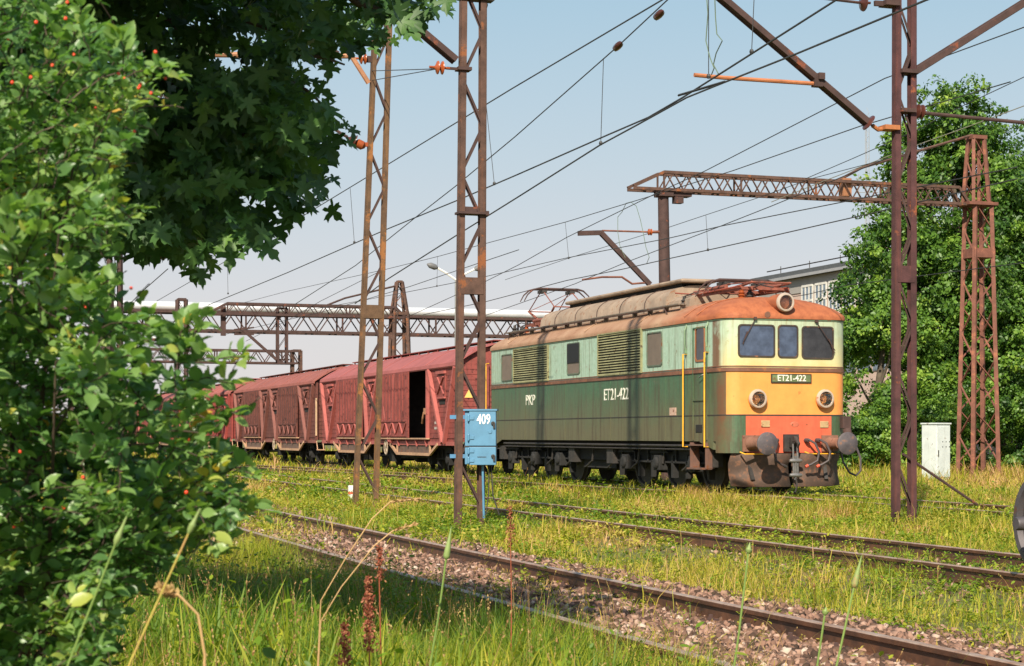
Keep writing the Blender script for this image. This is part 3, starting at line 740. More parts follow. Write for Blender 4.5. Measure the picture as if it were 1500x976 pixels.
for q, nl in (((754,513,804,557), 15), ((878,491,941,545.5), 16)):
    c, w_, h_ = rect_side(*q); b = MB(); b.box((c[0]+.0, c[1], c[2]), (.02, w_, h_)); gr = b.build('louvre_grille', LOUVB, loco)
    b = MB()
    for i in range(nl):
        z = c[2]-h_/2+h_*(i+.5)/nl; b.box((c[0]-.028, c[1], z), (.012, w_-.04, h_/nl*.62), rx=0)
        b.v[-8:] = [(x + (.018 if zz > z else -.018), yy, zz) for x, yy, zz in b.v[-8:]]
    b.build('slats', LOUV, gr)
    b = MB()
    for dy in (-w_/2, w_/2): b.box((c[0]-.025, c[1]+dy, c[2]), (.06,.03,h_+.03))
    for dz in (-h_/2, h_/2): b.box((c[0]-.025, c[1], c[2]+dz), (.06,w_-.035,.03))
    b.build('grille_frame', LOUV, gr)
# cab door
a = lsd(1016, 478); c = lsd(1036, 650); dy0, dy1 = c[0], a[0]
DZ0, DZ1 = 1.13, 3.52
b = MB()
for y in (dy0, dy1): b.box((-HW-.008, y, (DZ0+DZ1)/2), (.03,.025,DZ1-DZ0))
b.box((-HW-.008,(dy0+dy1)/2,DZ1), (.03,dy1-dy0,.025)); b.box((-HW-.010,(dy0+dy1)/2,1.98), (.03,dy1-dy0-.03,.03))
door = b.build('cab_door', gradG, loco)
wc, ww, wh = rect_side(1018.5,479,1033.5,530); framed('door_window', 'x', wc, ww-.10, wh-.10, GLD, paint('door_window_frame', (.30,.12,.05), .3, .3), .04, .02, parent=door)
b = MB(); b.tube([(-HW-.02,dy0+.12,2.52),(-HW-.07,dy0+.12,2.50),(-HW-.07,dy0+.28,2.45)], .013, 6); b.build('door_handle', STEEL, door)
c0 = lsd(1024,628); b = MB(); b.box((-HW-.002,c0[0],c0[1]), (.02,.32,.17)); b.build('step_recess', DARK, door, bevel=.01)
for px, zt in ((1006, 3.28), (1037.5, 3.55)):
    y = lsd(px, 600)[0]; b = MB(); x = -HW-.09
    b.tube([(-HW,y,2.98),(x,y,2.98),(x,y,.98),(-HW+.02,y,.98)], .018, 8); b.build('handrail', YEL, loco, smooth=True)
    b = MB(); b.tube([(-HW-.02,y,2.98),(-HW-.05,y,3.2),(-HW-.05,y,3.5),(-HW,y,3.62)], .022, 6); b.box((-HW-.03,y,3.05),(.06,.05,.1)); b.build('drain_pipe', paint('pipe_green',(.16,.24,.14),.3,.3), loco)
y = LL-.12; b = MB(); b.tube([(-HW,y,3.3),(-HW-.09,y,3.3),(-HW-.09,y,1.2),(-HW,y,1.2)], .02, 8); b.build('handrail', YEL, loco, smooth=True)
# step under the door
ya, yb = dy0-.03, dy1+.05
b = MB()
for y in (ya, yb): b.beam((-HW+.02,y,1.05),(-HW-.04,y,.52),.05,.03,up=(0,1,0)); b.box((-HW+.05,y,.80),(.22,.02,.55))
b.box((-HW-.02,(ya+yb)/2,.52),(.24,yb-ya,.035)); b.box((-HW+.02,(ya+yb)/2,1.02),(.22,yb-ya,.03)); b.build('cab_steps', paint('step_rust',(.15,.08,.06),.3,.4), loco)

# ---- buffer beam, buffers, coupling, hoses, plough
b = MB(); b.b2((-1.02,.06,.72),(1.02,.24,1.2)); b.build('buffer_beam', DARK2, loco)
BUFD = paint('buffer_face', (.085,.07,.075), .35, .3, (.20,.10,.06), .6, 6)
BUFR = paint('buffer_rust', (.21,.10,.065), .3, .3, (.10,.045,.03), .8)
def buffer(parent, x, y, z, sg, mf=BUFD, mr=BUFR, L=.62, r=.235):
    b = MB(); b.box((x,y+sg*.02,z),(.38,.05,.34)); b.lathe((x,y,z),(0,sg,0),[(.14,0),(.14,.10),(.115,.13),(.115,L*.6)],20); o = b.build('buffer', mr, parent, smooth=True)
    b = MB(); b.lathe((x,y+sg*L*.55,z),(0,sg,0),[(.085,0),(.085,L*.36),(r*.6,L*.38),(r,L*.40),(r,L*.43),(r*.9,L*.45),(.001,L*.47)],28); b.build('buffer_head', mf, o, smooth=True)
    return o
for px in (1125, 1242.5):
    a = lf(px, 651, -.80); buffer(loco, a[0], .0, 1.06, -1, L=.8)
for x in (-.875, .875): buffer(loco, x, LL, 1.06, 1)
MLT, _t, p_ = nodes('rusty_plough')
MLT = paint('rusty_plough', (.095,.058,.042), .35, .4, (.17,.08,.045), .8, 3)
b = MB()     # two mouldboards meeting in the middle, curved section
sec = [(-.55,.84),(-.40,.62),(-.42,.40),(-.52,.16)]
for sg in (-1, 1):
    base = len(b.v)
    for x, k in ((.04, 0), (.45,.02), (.95,.12), (1.28,.30)):
        for y, z in sec: b.v.append((sg*x, y+.35+k, z + (.02 if k > .2 else 0)))
    for i in range(3):
        for j in range(3): b.f.append((base+i*4+j, base+(i+1)*4+j, base+(i+1)*4+j+1, base+i*4+j+1)); b.m.append(0)
o = b.build('snow_plough', MLT, loco, smooth=True); so_ = o.modifiers.new('t','SOLIDIFY'); so_.thickness = .02
b = MB()
for x in (-.9,-.35,.35,.9): b = MB(); b.beam((x,.2,.85),(x*.95,-.05,.3),.08,.05); b.build('plough_bracket', DARK2, loco)
cx = lf(1164,650,-.2)[0]
b = MB(); b.box((cx,-.03,1.07),(.34,.08,.36)); b.box((cx,-.10,1.08),(.12,.16,.2)); b.lathe((cx-.04,-.2,1.12),(1,0,0),[(.09,0),(.09,.08)],14); b.tube([(cx,-.1,1.1),(cx,-.3,1.12),(cx,-.38,1.05),(cx,-.34,.97)],[.05,.045,.035,.02],8); b.build('coupling_hook', DARK2, loco, smooth=True)
b = MB()
for sx_ in (-.05,.05): b.tube([(cx+sx_,-.22,1.05),(cx+sx_,-.24,.72)],.02,6); b.tube([(cx+sx_,-.24,.66),(cx+sx_,-.25,.36)],.018,6)
b.lathe((cx-.14,-.24,.70),(1,0,0),[(.03,0),(.045,.05),(.045,.23),(.03,.28)],10); b.lathe((cx-.14,-.25,.40),(1,0,0),[(.03,0),(.045,.05),(.045,.23),(.03,.28)],10)
b.tube([(cx,-.24,.8),(cx,-.24,.3)],.028,6); b.build('screw_coupling', STEEL, loco, smooth=True)
b = MB(); b.tube([(cx,-.26,.34),(cx+.02,-.27,.18),(cx-.01,-.25,.05)],.02,6); b.build('coupling_chain', DARK2, loco)
HOSE = paint('hose_rubber', (.06,.045,.045), .3, .1, rough=.6)
for dx, sg in ((.36, 1), (-.36, -1), (.62,1)):
    x = cx+dx; b = MB()
    b.tube([(x,-.02,1.12),(x,-.14,1.14),(x+sg*.10,-.24,1.06),(x+sg*.16,-.3,.88),(x+sg*.12,-.3,.70),(x-sg*.02,-.28,.62),(x-sg*.08,-.26,.60)], .026, 8)
    b.lathe((x,-.0,1.12),(0,-1,0),[(.05,0),(.05,.1),(.035,.14)],10); h = b.build('air_hose', HOSE, loco, smooth=True)
    b = MB(); b.tube([(x-sg*.08,-.26,.60),(x-sg*.14,-.26,.57)],[.035,.03],8); b.build('hose_coupling', paint('red_tap',(.55,.08,.04),.2) if sg == 1 else DARK2, h)
# jumper cable hanging beside the right buffer
xr = lf(1238,660,-.1)[0]
b = MB(); b.tube([(xr-.12,-.10,.95),(xr-.08,-.16,.66),(xr+.04,-.22,.44),(xr+.18,-.24,.38),(xr+.30,-.22,.48),(xr+.33,-.16,.75),(xr+.28,-.06,1.0)],.024,8); b.build('jumper_cable', HOSE, loco, smooth=True)
b = MB(); b.box((xr+.03,-.06,1.50),(.2,.14,.26)); b.lathe((xr+.03,-.12,1.36),(0,-.3,-1),[(.09,0),(.09,.14),(.05,.18)],12); b.build('jumper_socket', RUSTD, loco, smooth=True, bevel=.01)
for x0, x1 in ((-1.15,-.42),(.35,1.05)):
    b = MB(); b.tube([(x0,-.05,.88),(x0+.06,-.16,.84),(x1-.05,-.16,.84),(x1,-.08,.84)],.014,6); b.build('shunter_handrail', YEL, loco)

# ---- roof equipment
hy0, hy1 = 4.45, 13.0
HOOD = paint('roof_hood', (.29,.215,.155), .28, .32, (.24,.12,.065), .8, 2)
def hood(y0, y1, x0, x1, zb, zt, name, mat):
    b = MB(); pts = []
    for k in range(11):
        a_ = math.pi*k/10; pts.append(((x0+x1)/2-(x1-x0)/2*math.cos(a_), zb + (zt-zb)*math.sin(a_)**.6))
    b.prism(pts, 'y', y0, y1); return b.build(name, mat, loco, smooth=True)
hd = hood(hy0, hy1, -.86, .86, 4.12, 4.72, 'roof_hood', HOOD)
hood(hy0-1.2, hy0-.003, -.80, .80, 4.12, 4.50, 'roof_hood', HOOD)
for y in np.linspace(hy0+1.2, hy1-1.2, 5):
    b = MB(); pts = [(-.875*math.cos(math.pi*k/14), y, 4.12+.615*math.sin(math.pi*k/14)**.6) for k in range(15)]; b.tube(pts, .008, 5); b.build('hood_strap', RUSTD, hd)
b = MB(); b.b2((-.50,hy0-.15,4.77),(.40,hy1-1.0,4.86)); b.build('hood_cap', HOOD, hd, bevel=.05)
b = MB()
for y in np.linspace(hy0+.2, hy1-1.3, 22): b.b2((-.36,hy0+.15,4.5),(.30,hy1-1.05,4.775)) if y < hy0+.21 else None
b.build('hood_gap_block', DARK, hd)  # single solid dark block, draws the dark line below the hood cap
for sg in (-1, 1):
    b = MB()
    for dx in (0,.09,.18): b.b2((sg*(1.02+dx)-.035, 2.9, 4.135),(sg*(1.02+dx)+.035, 15.0, 4.16))
    for y in np.linspace(3, 14.9, 14): b.box((sg*1.06, y, 4.07),(.12,.03,.13))
    b.build('roof_walkway', paint('walkway', (.16,.13,.10), .3, .3), loco)
    b = MB(); b.tube([(sg*1.26,3.4,3.95),(sg*1.26,3.6,4.10),(sg*1.26,14.3,4.10),(sg*1.26,14.5,3.95)],.014,6); b.build('roof_rail', RUSTD, loco)
def pantograph(yc, h, span, knee_dir):
    """four-legged diamond pantograph; h = collector height above its frame"""
    e = empty('pantograph', (0, yc, 4.28), 0); e.parent = loco
    PM = paint('panto_rust', (.22,.07,.045), .35, .3, (.10,.04,.03), .7, 8); e['label'] = 'raised pantograph at the far end of the roof' if h > .6 else 'folded pantograph at the near end of the roof'
    b = MB()
    for x in (-.55,.55): b.beam((x,-span,.10),(x,span,.10),.06,.08)
    for y in (-span,-.2,.2,span): b.beam((-.58,y,.10),(.58,y,.10),.06,.06)
    b.tube([(-.5,-.3,.2),(-.5,.5,.2)],.05,8); b.tube([(.3,-.5,.2),(.3,.4,.2)],.05,8); b.build('base_frame', PM, e)
    kz = .10+h*.42; ky = span*1.12 if h > .6 else span*1.25
    for sg in (-1, 1):
        b = MB()
        for x in (-.45,.45): b.tube([(x*.8,sg*.25,.15),(x,sg*ky,kz)],[.045,.028],8)
        b.tube([(-.48,sg*ky,kz),(.48,sg*ky,kz)],.02,6); b.beam((-.4,sg*.5,.15+.3*(kz-.15)),(.43,sg*ky*.8,.15+.75*(kz-.15)),.02,.02)
        b.build('lower_arm', PM, e, smooth=True)
        b = MB()
        for x in (-.45,.45): b.tube([(x,sg*ky,kz),(x*.95,sg*.17,h)],.016,6)
        b.tube([(-.45,sg*ky,kz),(.43,sg*.17,h)],.010,5); b.build('upper_arm', PM, e, smooth=True)
    for sg in (-1, 1):
        b = MB(); y = sg*.17
        b.tube([(-1.02,y,h-.26),(-.92,y,h-.08),(-.76,y,h+.06),(-.6,y,h+.10),(.6,y,h+.10),(.76,y,h+.06),(.92,y,h-.08),(1.02,y,h-.26)],[.014,.018,.024,.03,.03,.024,.018,.014],8); b.build('collector_strip', RUSTD, e, smooth=True)
    b = MB()
    for x in (-.42,.42): b.box((x,0,h+.02),(.14,.42,.08)); 
    b.build('collector_spring_box', DARK2, e)
    for x in (-.55,.55):
        for y in (-span,span):
            b = MB(); b.lathe((x,y,-.14),(0,0,1),[(.05,0),(.09,.02),(.05,.05),(.085,.08),(.05,.11),(.08,.14),(.045,.17),(.05,.2)],12); b.build('insulator', CERAMO, e, smooth=True)
    return e
pantograph(14.0, .98, .95, 1)
pantograph(2.25, .26, 1.15, 1)
for (x,y) in ((-.9,15.0),(-.6,15.2),(.4,3.9),(-.75,3.6),(-.3,1.2),(-.7,12.95-.0)):
    b = MB(); b.lathe((x,y,4.02),(0,0,1),[(.05,0),(.05,.1),(.09,.12),(.05,.16),(.09,.19),(.05,.23),(.085,.26),(.04,.30),(.04,.36)],12); b.tube([(x,y,4.38),(x+.1,y-.3,4.44),(x+.2,y-.7,4.36)],.014,6); b.build('roof_insulator', DARK2, loco, smooth=True)
b = MB(); b.tube([(-.62,1.0,4.42),(-.6,3.3,4.40),(-.7,4.2,4.5)],.018,6); b.tube([(.45,.9,4.40),(.5,4.2,4.45)],.018,6); b.build('roof_busbar', paint('red_busbar',(.30,.07,.04),.3,.2), loco)

# ---- running gear
def wheel_profile(r): return [(r*.2,-.02),(r*.28,-.02),(r*.3,.03),(r*.84,.045),(r*.88,-.005),(r*.99,-.005),(r,.06),(r+.03,.085),(r+.03,.115),(r*.9,.13),(.1,.13)]
def bogie(parent, yc, wheels, wr, mat, name='bogie', hw=1.05, lead=1.35):
    e = empty(name, (0, yc, 0)); e.parent = parent
    L = max(abs(w_) for w_ in wheels)+.75
    for sg in (-1, 1):
        b = MB(); b.b2((sg*hw-.05,-L,wr+.02),(sg*hw+.05,L,wr+.34)); b.b2((sg*hw-.09,-L,wr+.30),(sg*hw+.09,L,wr+.34)); b.b2((sg*hw-.09,-L,wr-.02),(sg*hw+.09,L,wr+.02))
        for q in np.linspace(-L+.3, L-.3, 7): b.box((sg*(hw+.08), q, wr+.16),(.05,.05,.3))
        b.build('side_frame', mat, e)
    for w_ in wheels:
        o = None
        for sg in (-1, 1):
            b = MB(); b.lathe((sg*.85,w_,wr),(-sg,0,0),wheel_profile(wr),32); b.build('wheel', DARK2, e, smooth=True)
        b = MB(); b.tube([(-.75,w_,wr),(.75,w_,wr)],.08,10); b.build('axle', mat, e)
        b = MB(); b.box((-hw-.12,w_,wr-.02),(.22,.34,.34)); b.lathe((-hw-.2,w_,wr-.02),(-1,0,0),[(.14,0),(.14,.06),(.09,.09)],12); b.build('axle_box', mat, e, bevel=.02)
        b = MB()
        for k in range(5): b.box((-hw-.12,w_,wr+.22+.035*k),(.10,1.0-.16*k,.028))
        b.build('leaf_spring', mat, e)
        
        for q in (-1,1): b = MB(); b.box((-hw-.02,w_+q*wr*.9,wr-.1),(.14,.10,.5)); b.build('brake_shoe', mat, e)
    return e
for yc in (3.75, LL-3.75): bogie(loco, yc, (-1.9,0,1.9), .625, paint('dark_grey_grime',(.017,.016,.015),.4,.1,(.04,.03,.022),.85,5), hw=1.15)
b = MB(); b.b2((-1.25,.5,.95),(1.25,LL-.5,1.098)); b.b2((-.62,1.2,.35),(.62,LL-1.2,.95)); b.b2((-1.2,1.5,.62),(-1.1,LL-1.5,.95)); b.b2((-1.1,6.8,.42),(1.1,9.0,.95)); b.build('underframe', DARK, loco)
b = MB()
for y in (1.0, 6.6, 9.2, 14.8): b = MB(); b.b2((-1.36,y-.2,.55),(-1.12,y+.2,.93)); b.build('sand_box', DARK2, loco)
for y in np.linspace(2,13.6,9): b = MB(); b.tube([(-1.3,y,.98),(-1.3,y+.1,.6),(-1.3,y+.5,.45)],.025,6); b.build('sand_pipe', DARK2, loco)
b = MB(); b.tube([(-1.42,1.6,1.0),(-1.42,14.4,1.0)],.03,6); b.tube([(-1.40,1.6,.92),(-1.40,14.4,.92)],.02,6); b.build('brake_pipe', DARK2, loco)

# ================================================================== GOODS WAGONS
def wagon(t0, col, colroof, label, open_door=False, tint='a', L=18.6, short=False):
    r = empty('covered_goods_wagon', P(LS, t0, 0), TH, label, 'goods wagon', 'covered wagons coupled behind the locomotive')
    M_ = paint('wagon_'+tint, col, .28, .35, tuple(x*.35 for x in col), .75, 2.0, streak=.5, streakcol=(.06,.026,.02))
    ML = paint('wagon_brace_'+tint, tuple(min(1, x*1.4+.02) for x in col), .18, .15, tuple(x*.5 for x in col), .7, 3)
    MR = paint('wagon_roof_'+tint, colroof, .16, .12, tuple(x*.55 for x in colroof), .8, 1.2)
    W = 1.42; zb, ze, zt = 1.12, 3.42, 4.14
    # body shell as planked sides; doorways open into a dark hollow inside
    D = [(.165*L, .375*L), (.625*L, .835*L)]
    b = MB()
    np_ = 14; ph = (ze-zb)/np_
    def planks(y0, y1, x, mi=0, zb_=zb, ze_=ze):
        k = int(round((ze_-zb_)/ph))
        for i in range(k): b.b2((x-.02, y0, zb_+i*ph+.006), (x+.02, y1, zb_+(i+1)*ph-.006), mi)
        b.b2((x-.006 if x < 0 else x-.016, y0, zb_), (x+.016 if x < 0 else x+.006, y1, ze_), mi)
    segs = [(0, D[0][0]), (D[0][1], D[1][0]), (D[1][1], L)]
    for y0, y1 in segs: planks(y0, y1, -W)
    if not open_door: planks(*D[0], -W)
    planks(*D[1], -W); planks(0, L, W)
    for y in (0, L):
        for i in range(np_): b.b2((-W+.02, y-.02, zb+i*ph+.006), (W-.02, y+.02, zb+(i+1)*ph-.006))
        b.b2((-W+.02, y-.006, zb), (W-.02, y+.006, ze)); b.prism([(-W+.02, ze), (W-.02, ze), (.9, zt-.28), (0, zt-.14), (-.9, zt-.28)], 'y', y-.015, y+.015)
    b.b2((-W, 0, zb-.10), (W, L, zb-.004))
    b.build('planked_body', M_, r)
    # roof
    b = MB(); pts = [(-W-.10, ze-.05), (-W-.07, ze+.06), (-1.15, ze+.28), (-.75, ze+.50), (-.3, zt-.08), (0, zt-.05), (.3, zt-.08), (.75, ze+.50), (1.15, ze+.28), (W+.07, ze+.06), (W+.10, ze-.05)]
    inner = [(x*.985, z-.04) for x, z in reversed(pts)]
    b.prism(pts+inner, 'y', -.16, L+.16); rf = b.build('roof', MR, r, smooth=True)
    for y in np.linspace(.4, L-.4, 7):
        b = MB(); b.tube([(x, y, z+.008) for x, z in pts[1:6]], .012, 5); b.build('roof_seam', MR, rf)
    b = MB(); b.b2((-.22, .1, zt+.02), (.22, L-.1, zt+.05))
    for y in np.linspace(.4, L-.4, 16): b.box((-.18, y, zt-.02), (.05,.05,.09)); b.box((.18, y, zt-.02), (.05,.05,.09))
    b.build('roof_walkway', M_, rf)
    # end posts and ribs
    for x in (-W+.05, -.5, .5, W-.05): b = MB(); b.b2((x-.05, -.10, zb-.1), (x+.05, -.022, ze-.02)); b.build('end_post', M_, r)
    # side braces: pairs of posts meeting at the foot like a V
    def vee(y0, y1, ym):
        for ya in (y0, y1):
            b = MB(); b.beam((-W-.08, ya, ze-.10), (-W-.08, ym+(.10 if ya > ym else -.10), zb-.14), .11, .12, up=(1,0,0)); b.build('side_brace', ML, r)
    e0 = D[0][0]; vee(.06, e0-.10, .06+(e0-.1)*.42); vee(D[1][1]+.10, L-.06, L-.06-(e0-.1)*.42)
    m0, m1 = D[0][1]+.06, D[1][0]-.06; mm = (m0+m1)/2; vee(m0, mm-.15, m0+.75*.9); vee(mm+.15, m1, m1-.75*.9)
    # ventilator shutters with cross stays
    for yc in (e0*.52, L-e0*.52, (m0+mm)/2, (m1+mm)/2):
        b = MB(); b.b2((-W-.065, yc-.42, ze-.98), (-W-.022, yc+.42, ze-.28)); v_ = b.build('ventilator_shutter', M_, r)
        b = MB(); 
        for sg in (-1, 1): b.beam((-W-.085, yc-sg*.34, ze-.90), (-W-.085, yc+sg*.34, ze-.36), .03, .05, up=(1,0,0)) if sg == 1 else b.beam((-W-.10, yc+.34, ze-.90), (-W-.10, yc-.34, ze-.36), .03, .05, up=(1,0,0))
        b.b2((-W-.12, yc-.45, ze-.26), (-W-.03, yc+.45, ze-.17)); b.b2((-W-.10, yc-.42, ze-1.04), (-W-.03, yc+.42, ze-.985)); b.build('cross_stays', ML, v_)
        b = MB(); b.b2((-W-.034, yc-.3, ze-1.22), (-W-.018, yc+.3, ze-1.08)); b.build('vent_slot', DARK, v_)
    # doors
    for k, (y0, y1) in enumerate(D):
        off = 2.2 if (k == 0 and open_door) else 0
        ya, yb = y0+off, y1+off; X0 = -W-.13
        b = MB(); b.b2((X0, ya, zb+.02), (X0+.045, yb, ze-.06)); nr_ = 9
        for i in range(nr_):
            y = ya+(yb-ya)*(i+.5)/nr_; b.b2((X0-.03, y-.055, zb+.62), (X0-.001, y+.055, ze-.12))
        for y in (ya+.03, yb-.03): b.b2((X0-.035, y-.04, zb+.02), (X0-.002, y+.04, ze-.06))
        b.b2((X0-.034, ya+.08, zb+.56), (X0-.003, yb-.08, zb+.62)); b.b2((X0-.034, ya+.08, zb+.06), (X0-.003, yb-.08, zb+.12))
        d = b.build('sliding_door', M_, r, label='door slid half open over a dark doorway' if off else None)
        b = MB(); nx = 4
        for i in range(nx):
            a_, c_ = ya+.1+(yb-ya-.2)*i/nx, ya+.1+(yb-ya-.2)*(i+1)/nx
            b.beam((X0-.02, a_+.04, zb+.52), (X0-.02, (a_+c_)/2, zb+.15), .03, .05, up=(1,0,0)); b.beam((X0-.02, c_-.04, zb+.52), (X0-.02, (a_+c_)/2+.05, zb+.15), .03, .05, up=(1,0,0))
        b.build('door_bracing', ML, d)
        b = MB(); b.b2((X0-.02, y0-.05, zb-.03), (X0+.10, y1+(2.2 if off else 0)+.05, zb+.012)); b.build('door_rail', paint('rail_tan',(.45,.27,.16),.25,.2), r)
    if open_door:
        b = MB(); b.b2((-W+.03, .05, zb), (W-.03, L-.05, zb+.02)); b.b2((-W+.3, 7.2, zb+.02),(W-.05,7.3,ze-.02)); b.build('wagon_floor', DARK2, r)
        b = MB(); b.beam((-W-.06, D[0][0]+.05, zb), (-W-.06, D[0][0]+.05, ze-.1), .10, .12, up=(1,0,0)); b.build('door_post', ML, r)
        b = MB(); b.tube([(-W-.05,D[0][0]+.10,2.02),(-W-.12,D[0][0]+.30,1.95),(-W-.12,D[0][0]+.42,1.78),(-W-.08,D[0][0]+.62,1.62)],.04,6); b.box((-W-.10,D[0][0]+.2,2.0),(.08,.16,.2)); b.build('door_latch', paint('latch_rust',(.38,.19,.10),.3,.2), r)
    # sill with trapezoid reinforcement under each doorway
    b = MB(); b.b2((-W-.04, -.02, zb-.22), (-W+.06, L+.02, zb-.10)); b.build('sill', ML, r)
    for y0, y1 in D:
        a_, c_ = y0-.05, y1+.05
        b = MB(); b.prism([(a_, zb-.22), (c_, zb-.22), (c_, .62), (a_, .62)], 'x', -W+.0, -W+.03); tp = b.build('trapezoid_sill', paint('sill_dark',(.13,.08,.06),.3,.3), r)
        b = MB()
        for p_a, p_b in (((a_-.95, zb-.18), (a_, .60)), ((a_, .60), (c_, .60)), ((c_, .60), (c_+.95, zb-.18))): b.beam((-W-.02, *p_a), (-W-.02, *p_b), .09, .07, up=(1,0,0))
        for q in (.0, 1.0): y = a_+(c_-a_)*q; b.beam((-W-.015, y, .64), (-W-.015, y, zb-.2), .06, .06, up=(1,0,0))
        b.build('sill_flange', paint('rail_tan',(.45,.27,.16),.25,.2), tp)
        for q in np.linspace(a_+.3, c_-.3, 4):
            b = MB(); b.beam((-W-.10, q, zb-.02), (-W-.05, q, zb-.26), .06, .05); b.build('door_bracket', ML, r)
    b = MB(); b.lathe((-W-.06, (D[0][1]+mm)/2+.2, .80), (-1,0,0), [(.24,0),(.27,.015),(.24,.03),(.21,.015),(.24,0)], 20)
    for k in range(4): a_ = math.pi*k/4; y = (D[0][1]+mm)/2+.2; b.beam((-W-.075, y-.22*math.cos(a_), .80-.22*math.sin(a_)), (-W-.075, y+.22*math.cos(a_), .80+.22*math.sin(a_)), .02, .02, up=(1,0,0))
    b.build('brake_wheel', paint('pale_rust',(.42,.33,.24),.2,.3), r)
    b = MB(); b.b2((-1.1, .1, .80), (1.1, L-.1, .88)); b.b2((-.6, L*.42, .4), (.6, L*.58, .8)); b.tube([(-1.0,4,.5),(-1.0,L-4,.5)],.04,6); b.build('underframe', DARK, r)
    for yc in (.145*L, .855*L): bogie(r, yc, (-1.0,1.0), .46, DARK, hw=1.0)
    for yc in (.40*L, .60*L): 
        b = MB(); b.lathe((-.7,yc,.52),(1,0,0),[(.01,0),(.22,.05),(.24,.1),(.24,1.0),(.22,1.05),(.01,1.1)],16); b.b2((-1.25,yc+.7,.3),(-1.0,yc+1.3,.8)); b.build('brake_cylinder', DARK, r)
    for x in (-.875, .875): buffer(r, x, 0, 1.05, -1, DARK2, DARK2, .62, .2); buffer(r, x, L, 1.05, 1, DARK2, DARK2, .62, .2)
    b = MB(); b.box((-1.25,-.25,.62),(.3,.24,.04)); b.beam((-1.38,-.25,.62),(-1.38,-.05,1.0),.03,.03); b.beam((-1.12,-.25,.62),(-1.12,-.05,1.0),.03,.03); b.build('shunter_step', paint('rail_tan',(.45,.27,.16),.25,.2), r)
    return r, M_, ML
RED = (.235,.052,.042)
w1, M1, ML1 = wagon(52.1, RED, (.30,.085,.078), 'red covered goods wagon with its side door half open, coupled next to the locomotive', True, 'a')
b = MB(); b.prism([(.55-.17, 2.38), (.55+.17, 2.38), (.55, 2.68)], 'y', -.045, -.0225); 
for v in range(len(b.v)): b.v[v] = (b.v[v][0]-1.60, b.v[v][1], b.v[v][2])
b.build('warning_triangle', paint('warn_yellow', (.75,.50,.14), .1, .1), w1)
w2, M2, ML2 = wagon(72.1, (.13,.038,.027), (.26,.08,.06), 'brown covered goods wagon with closed doors, second behind the locomotive', False, 'b')
b = MB(); b.prism([(-.72, 2.42), (-.42, 2.42), (-.57, 2.66)], 'y', -.045, -.0225); b.build('warning_triangle', paint('warn_yellow2', (.80,.45,.04), .1, .1), w2)
b = MB()
for i, wdt in enumerate((.16,.09,.2,.12)): b.box((-1.0+i*.19, -.024, 1.95), (wdt*.8, .008, .09))
for i, wdt in enumerate((.2,.12,.15)): b.box((-.95+i*.2, -.024, 1.78), (wdt*.8, .008, .06))
b.build('chalk_marks', WHITEP, w2)
b = MB(); b.b2((-1.44,-.14,1.2),(-1.38,-.08,2.75)); b.build('end_handrail', paint('brass_rail',(.50,.33,.2),.2), w2)
for yy, zz, ws_ in ((1.7,1.62,(.5,.3)), (1.7,1.45,(.36,.2,.25)), (9.2,1.75,(.3,.4)), (9.2,1.6,(.5,))):
    q = yy
    b = MB()
    for wd_ in ws_: b.b2((-1.452, q, zz-.04), (-1.446, q+wd_*.8, zz+.04)); q += wd_
    b.build('faded_stencil', paint('stencil_white', (.50,.44,.40), .3, .5, (.2,.06,.05)), w1)
w3, M3, ML3 = wagon(92.1, (.26,.042,.034), (.32,.09,.07), 'bright red covered goods wagon, third behind the locomotive', False, 'c')
w4, M4, ML4 = wagon(112.1, (.22,.045,.038), (.30,.09,.075), 'faded red covered goods wagon behind the bush branches, fourth in the train', False, 'd')
w5, M5, ML5 = wagon(132.1, (.14,.04,.03), (.24,.08,.06), 'rearmost brown covered goods wagon glimpsed through the bush', False, 'e')

# ---- wheelset standing on the second track at the right edge
ws = P(10.2, 0, 0); 
pe = on_s(1494, 740, 9.45); s_, t0_ = ST_of(pe.x, pe.y)
wt = t0_-.44
wset = empty('railway_wheelset', P(10.2, wt, 0), TH, 'dark steel wheelset standing on the second track at the right edge of the photo', 'wheelset')
WST = paint('wheel_grey', (.085,.075,.08), .3, .3, (.12,.06,.04), .55, 4, metal=.3)
for sg in (-1, 1):
    b = MB(); b.lathe((sg*.80,0,.47),(-sg,0,0),wheel_profile(.47),48)
    b.v = [(x, y, z) for x, y, z in b.v]; b.build('wheel', WST, wset, smooth=True)
b = MB(); b.lathe((-1.1,0,.47),(1,0,0),[(.05,0),(.06,.02),(.06,.25),(.085,.3),(.085,1.9),(.06,1.95),(.06,2.2)],16); b.build('axle', WST, wset, smooth=True)

